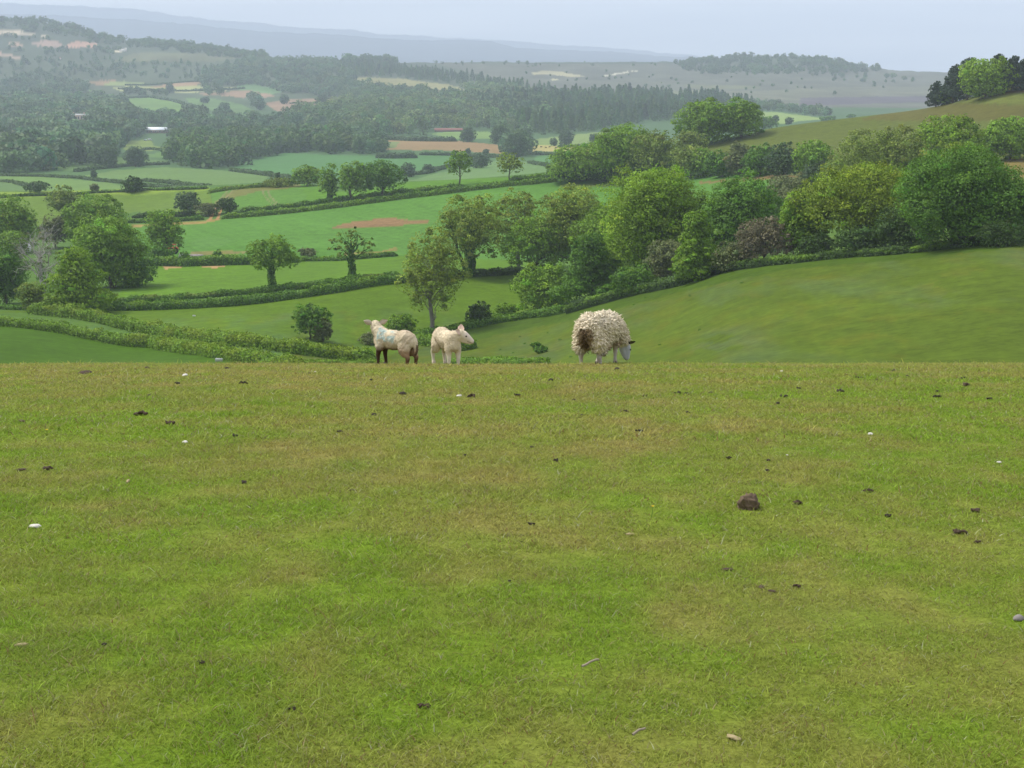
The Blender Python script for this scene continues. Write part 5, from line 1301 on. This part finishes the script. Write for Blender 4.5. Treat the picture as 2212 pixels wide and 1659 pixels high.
p, dep = ground(225, 134, 1200); u = dep / F; t = empty('outbuilding', p, math.radians(5)); tag(t, 'grey roofed outbuilding showing above the dark wood', 'farm building')
wall_box(t, 13 * u, 9, 3 * u, (.3, .27, .25)); gable(t, 13 * u, 9, 3 * u, 2.2 * u, (.30, .29, .31), .5)
p, dep = ground(122.5, 51.5, 2500); u = dep / F; t = empty('quarry_plant', p, math.radians(10)); tag(t, 'white quarry shed with raised hopper on the left hill', 'quarry building')
wall_box(t, 6 * u, 8, 1.4 * u, (.72, .68, .6)); gable(t, 6 * u, 8, 1.4 * u, .7 * u, (.70, .68, .62), .5)
b = Bag(); box(b, (3.6 * u, 0, 1.6 * u), (1.2 * u, 5, 3.2 * u + 2), (.66, .62, .54)); b.obj('hopper', M_PAINT, t)
b = Bag(); tube(b, [(-3 * u, 0, .4 * u), (3.2 * u, 0, 3.0 * u)], [1.0, 1.0], np.array((.6, .56, .5)), 6); b.obj('conveyor', M_PAINT, t)
p, dep = ground(60, 59.2, 2500); u = dep / F; t = empty('hillside_house', p, math.radians(-8)); tag(t, 'tiny pale house on the slope under the quarry', 'house')
wall_box(t, 1.8 * u, 4, 1.3 * u, (.7, .62, .55)); gable(t, 1.8 * u, 4, 1.3 * u, .7 * u, (.35, .2, .16), .3)
# white van and parked car by the lawn
def car(px, py, ln, hgt, col, label, rz, van=False):
    p, dep = ground(px, py, 900); t = empty('white_van' if van else 'parked_car', p, rz); tag(t, label, 'van' if van else 'car')
    b = Bag()
    if van: hullbox(b, [(-ln/2, .9, .35, hgt, .12), (ln*.2, .92, .35, hgt, .12), (ln*.32, .9, .35, hgt*.62, .1), (ln/2, .85, .35, hgt*.5, .1)], col)
    else: hullbox(b, [(-ln/2, .78, .35, .85, .08), (-ln*.36, .82, .3, .95, .08), (-ln*.26, .7, .3, hgt, .15), (ln*.12, .7, .3, hgt, .15), (ln*.28, .82, .3, .95, .08), (ln/2, .78, .35, .75, .1)], col)
    b.obj('body', M_PAINT, t)
    for s in (-1, 1):
        wheel(t, (-ln*.3, .78*s, .32), .32, .2); wheel(t, (ln*.3, .78*s, .32), .32, .2)
        b = Bag(); box(b, (ln*.05 if not van else ln*.2, s*(.8 if not van else .93), hgt*.78), (ln*.3 if not van else ln*.14, .04, hgt*.2), (.03, .04, .05)); b.obj('window', M_PAINT, t)
car(150, 140.6, 4.6, 2.1, (.75, .76, .78), 'white van parked at the top of the small sloping meadow', .2, True)
car(145.5, 140.8, 4.1, 1.45, (.35, .42, .5), 'bluish car parked left of the white van by the sloping meadow', -.3)
car(529, 146.2, 4.3, 1.5, (.7, .71, .74), 'pale car parked at the left end of the straw yard', .1)
car(103, 141.2, 4.2, 1.5, (.62, .6, .58), 'pale car left of the hazy dome tree', .5)
# cattle on the straw yard
def cow_mesh():
    pr = [('e', (0, 0, .95), (.85, .32, .38)), ('e', (.5, 0, 1.0), (.38, .28, .36)), ('c', [(.75, 0, 1.1, .22), (1.1, 0, 1.15, .15), (1.4, 0, 1.0, .09)])]
    for x in (-.6, .55):
        for y in (-.2, .2): pr.append(('c', [(x, y, .85, .14), (x + .03, y, .4, .075), (x, y, .04, .07)]))
    pr.append(('c', [(-.82, 0, 1.15, .05), (-.9, 0, .6, .04)]))
    me = prim_mesh(pr, .06, 2); V, _ = co_no(me); set_me(me, V, np.repeat(np.array((.035, .028, .025))[None], len(V), 0)); me.materials.append(M_PAINT); return me
cm = cow_mesh()
for i, (px, py, rz) in enumerate(((533,147.6,.3),(536.5,148,2.8),(541,147.8,.1),(546,148.3,3.3),(549.5,147.7,.6),(556,148.6,2.6))):
    p, dep = ground(px, py, 900); o = bpy.data.objects.new('cow', cm); COL.objects.link(o); o.location = p; o.rotation_euler = (0, 0, rz)
    tag(o, 'tiny dark cow on the pale straw yard', 'cow', 'dark cattle on the straw yard')
# ------------------------------------------------------------------ light, sky, air, camera
SUN_EL, SUN_AZ = math.radians(55), math.radians(-70)      # azimuth from +Y towards +X : sun to the left, ahead
w = bpy.data.worlds.new('World'); SC.world = w; w.use_nodes = True
nt = w.node_tree; bg = nt.nodes['Background']
sky = N(nt, 'ShaderNodeTexSky', sky_type='NISHITA'); sky.sun_disc = False
sky.sun_elevation = SUN_EL; sky.sun_rotation = SUN_AZ; sky.air_density = 1.0; sky.dust_density = 2.0
tc = N(nt, 'ShaderNodeTexCoord'); sep = N(nt, 'ShaderNodeSeparateXYZ')
mxz = N(nt, 'ShaderNodeMath', operation='MAXIMUM'); mxz.inputs[1].default_value = .03
cmb = N(nt, 'ShaderNodeCombineXYZ')
nt.links.new(tc.outputs['Generated'], sep.inputs[0]); nt.links.new(sep.outputs[2], mxz.inputs[0])
nt.links.new(sep.outputs[0], cmb.inputs[0]); nt.links.new(sep.outputs[1], cmb.inputs[1]); nt.links.new(mxz.outputs[0], cmb.inputs[2])
nt.links.new(cmb.outputs[0], sky.inputs['Vector'])
mp = N(nt, 'ShaderNodeMapping'); mp.inputs['Scale'].default_value = (2.2, 2.2, 26); mp.inputs['Rotation'].default_value = (0, .06, 0)
nt.links.new(tc.outputs['Generated'], mp.inputs['Vector'])
no = N(nt, 'ShaderNodeTexNoise', Scale=1.7, Detail=6.0, Roughness=.55); nt.links.new(mp.outputs[0], no.inputs['Vector'])
cr = N(nt, 'ShaderNodeValToRGB'); nt.links.new(no.outputs['Fac'], cr.inputs[0])
cr.color_ramp.elements[0].position = .36; cr.color_ramp.elements[0].color = (4.7, 4.9, 5.4, 1)
cr.color_ramp.elements[1].position = .66; cr.color_ramp.elements[1].color = (8.0, 8.0, 8.0, 1)
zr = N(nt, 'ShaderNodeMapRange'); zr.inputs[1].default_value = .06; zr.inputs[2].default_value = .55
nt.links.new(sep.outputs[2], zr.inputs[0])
zc = N(nt, 'ShaderNodeMix', data_type='RGBA'); zc.inputs[6].default_value = (1, 1, 1, 1); zc.inputs[7].default_value = (.68, .68, .72, 1)     # darkening added to the unseen sky overhead to lower the ambient light
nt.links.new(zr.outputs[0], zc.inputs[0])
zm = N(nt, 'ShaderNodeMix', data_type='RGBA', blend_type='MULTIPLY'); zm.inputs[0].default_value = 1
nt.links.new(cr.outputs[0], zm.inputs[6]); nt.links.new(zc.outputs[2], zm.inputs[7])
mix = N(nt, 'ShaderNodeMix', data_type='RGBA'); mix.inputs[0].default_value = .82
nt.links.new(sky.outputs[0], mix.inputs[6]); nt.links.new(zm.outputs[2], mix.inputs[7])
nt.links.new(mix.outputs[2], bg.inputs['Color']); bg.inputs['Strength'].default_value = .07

sd = bpy.data.lights.new('sun', 'SUN'); sd.energy = 1.3; sd.angle = math.radians(16); sd.color = (1, .95, .87)
so = bpy.data.objects.new('sun', sd); COL.objects.link(so)
dv = Vector((math.sin(SUN_AZ) * math.cos(SUN_EL), math.cos(SUN_AZ) * math.cos(SUN_EL), math.sin(SUN_EL)))
so.rotation_euler = dv.to_track_quat('Z', 'Y').to_euler(); so.location = dv * 60

# even haze: one closed box round everything
zmin = float(ZG.min()) - 1.2; zmax = max(float(ZG.max()), 60) + 25
bx = UMAX * 18500 + 60
V = [(x, y, z) for x in (-bx, bx) for y in (-40, 18600) for z in (zmin, zmax)]
Q = [(0,1,3,2),(4,6,7,5),(0,4,5,1),(2,3,7,6),(0,2,6,4),(1,5,7,3)]
hz = mesh_from('haze', V, Q); tag(hz, 'pale blue haze lying over the whole valley', 'haze', kind='stuff')
m = bpy.data.materials.new('haze_air'); m.use_nodes = True; nt = m.node_tree
nt.nodes.remove(nt.nodes['Principled BSDF'])
pv = N(nt, 'ShaderNodeVolumePrincipled'); pv.inputs['Color'].default_value = HAZE_COL
pv.inputs['Density'].default_value = HAZE_D; pv.inputs['Anisotropy'].default_value = 0.0
nt.links.new(pv.outputs[0], nt.nodes['Material Output'].inputs['Volume'])
hz.data.materials.append(m)

cd = bpy.data.cameras.new('camera'); cd.sensor_width = 36; cd.lens = F / 1024 * 36; cd.clip_start = .1; cd.clip_end = 60000
co = bpy.data.objects.new('camera', cd); COL.objects.link(co)
co.location = (0, 0, CAMZ); co.rotation_euler = (math.pi / 2 - PITCH, 0, 0); SC.camera = co
vs = SC.view_settings; vs.view_transform = 'Standard'; vs.look = 'None'; vs.exposure = EXPO; vs.gamma = 1; vs.use_curve_mapping = False
SC.cycles.max_bounces = 5; SC.cycles.diffuse_bounces = 2; SC.cycles.transmission_bounces = 3; SC.cycles.volume_bounces = 1
SC.cycles.use_denoising = True
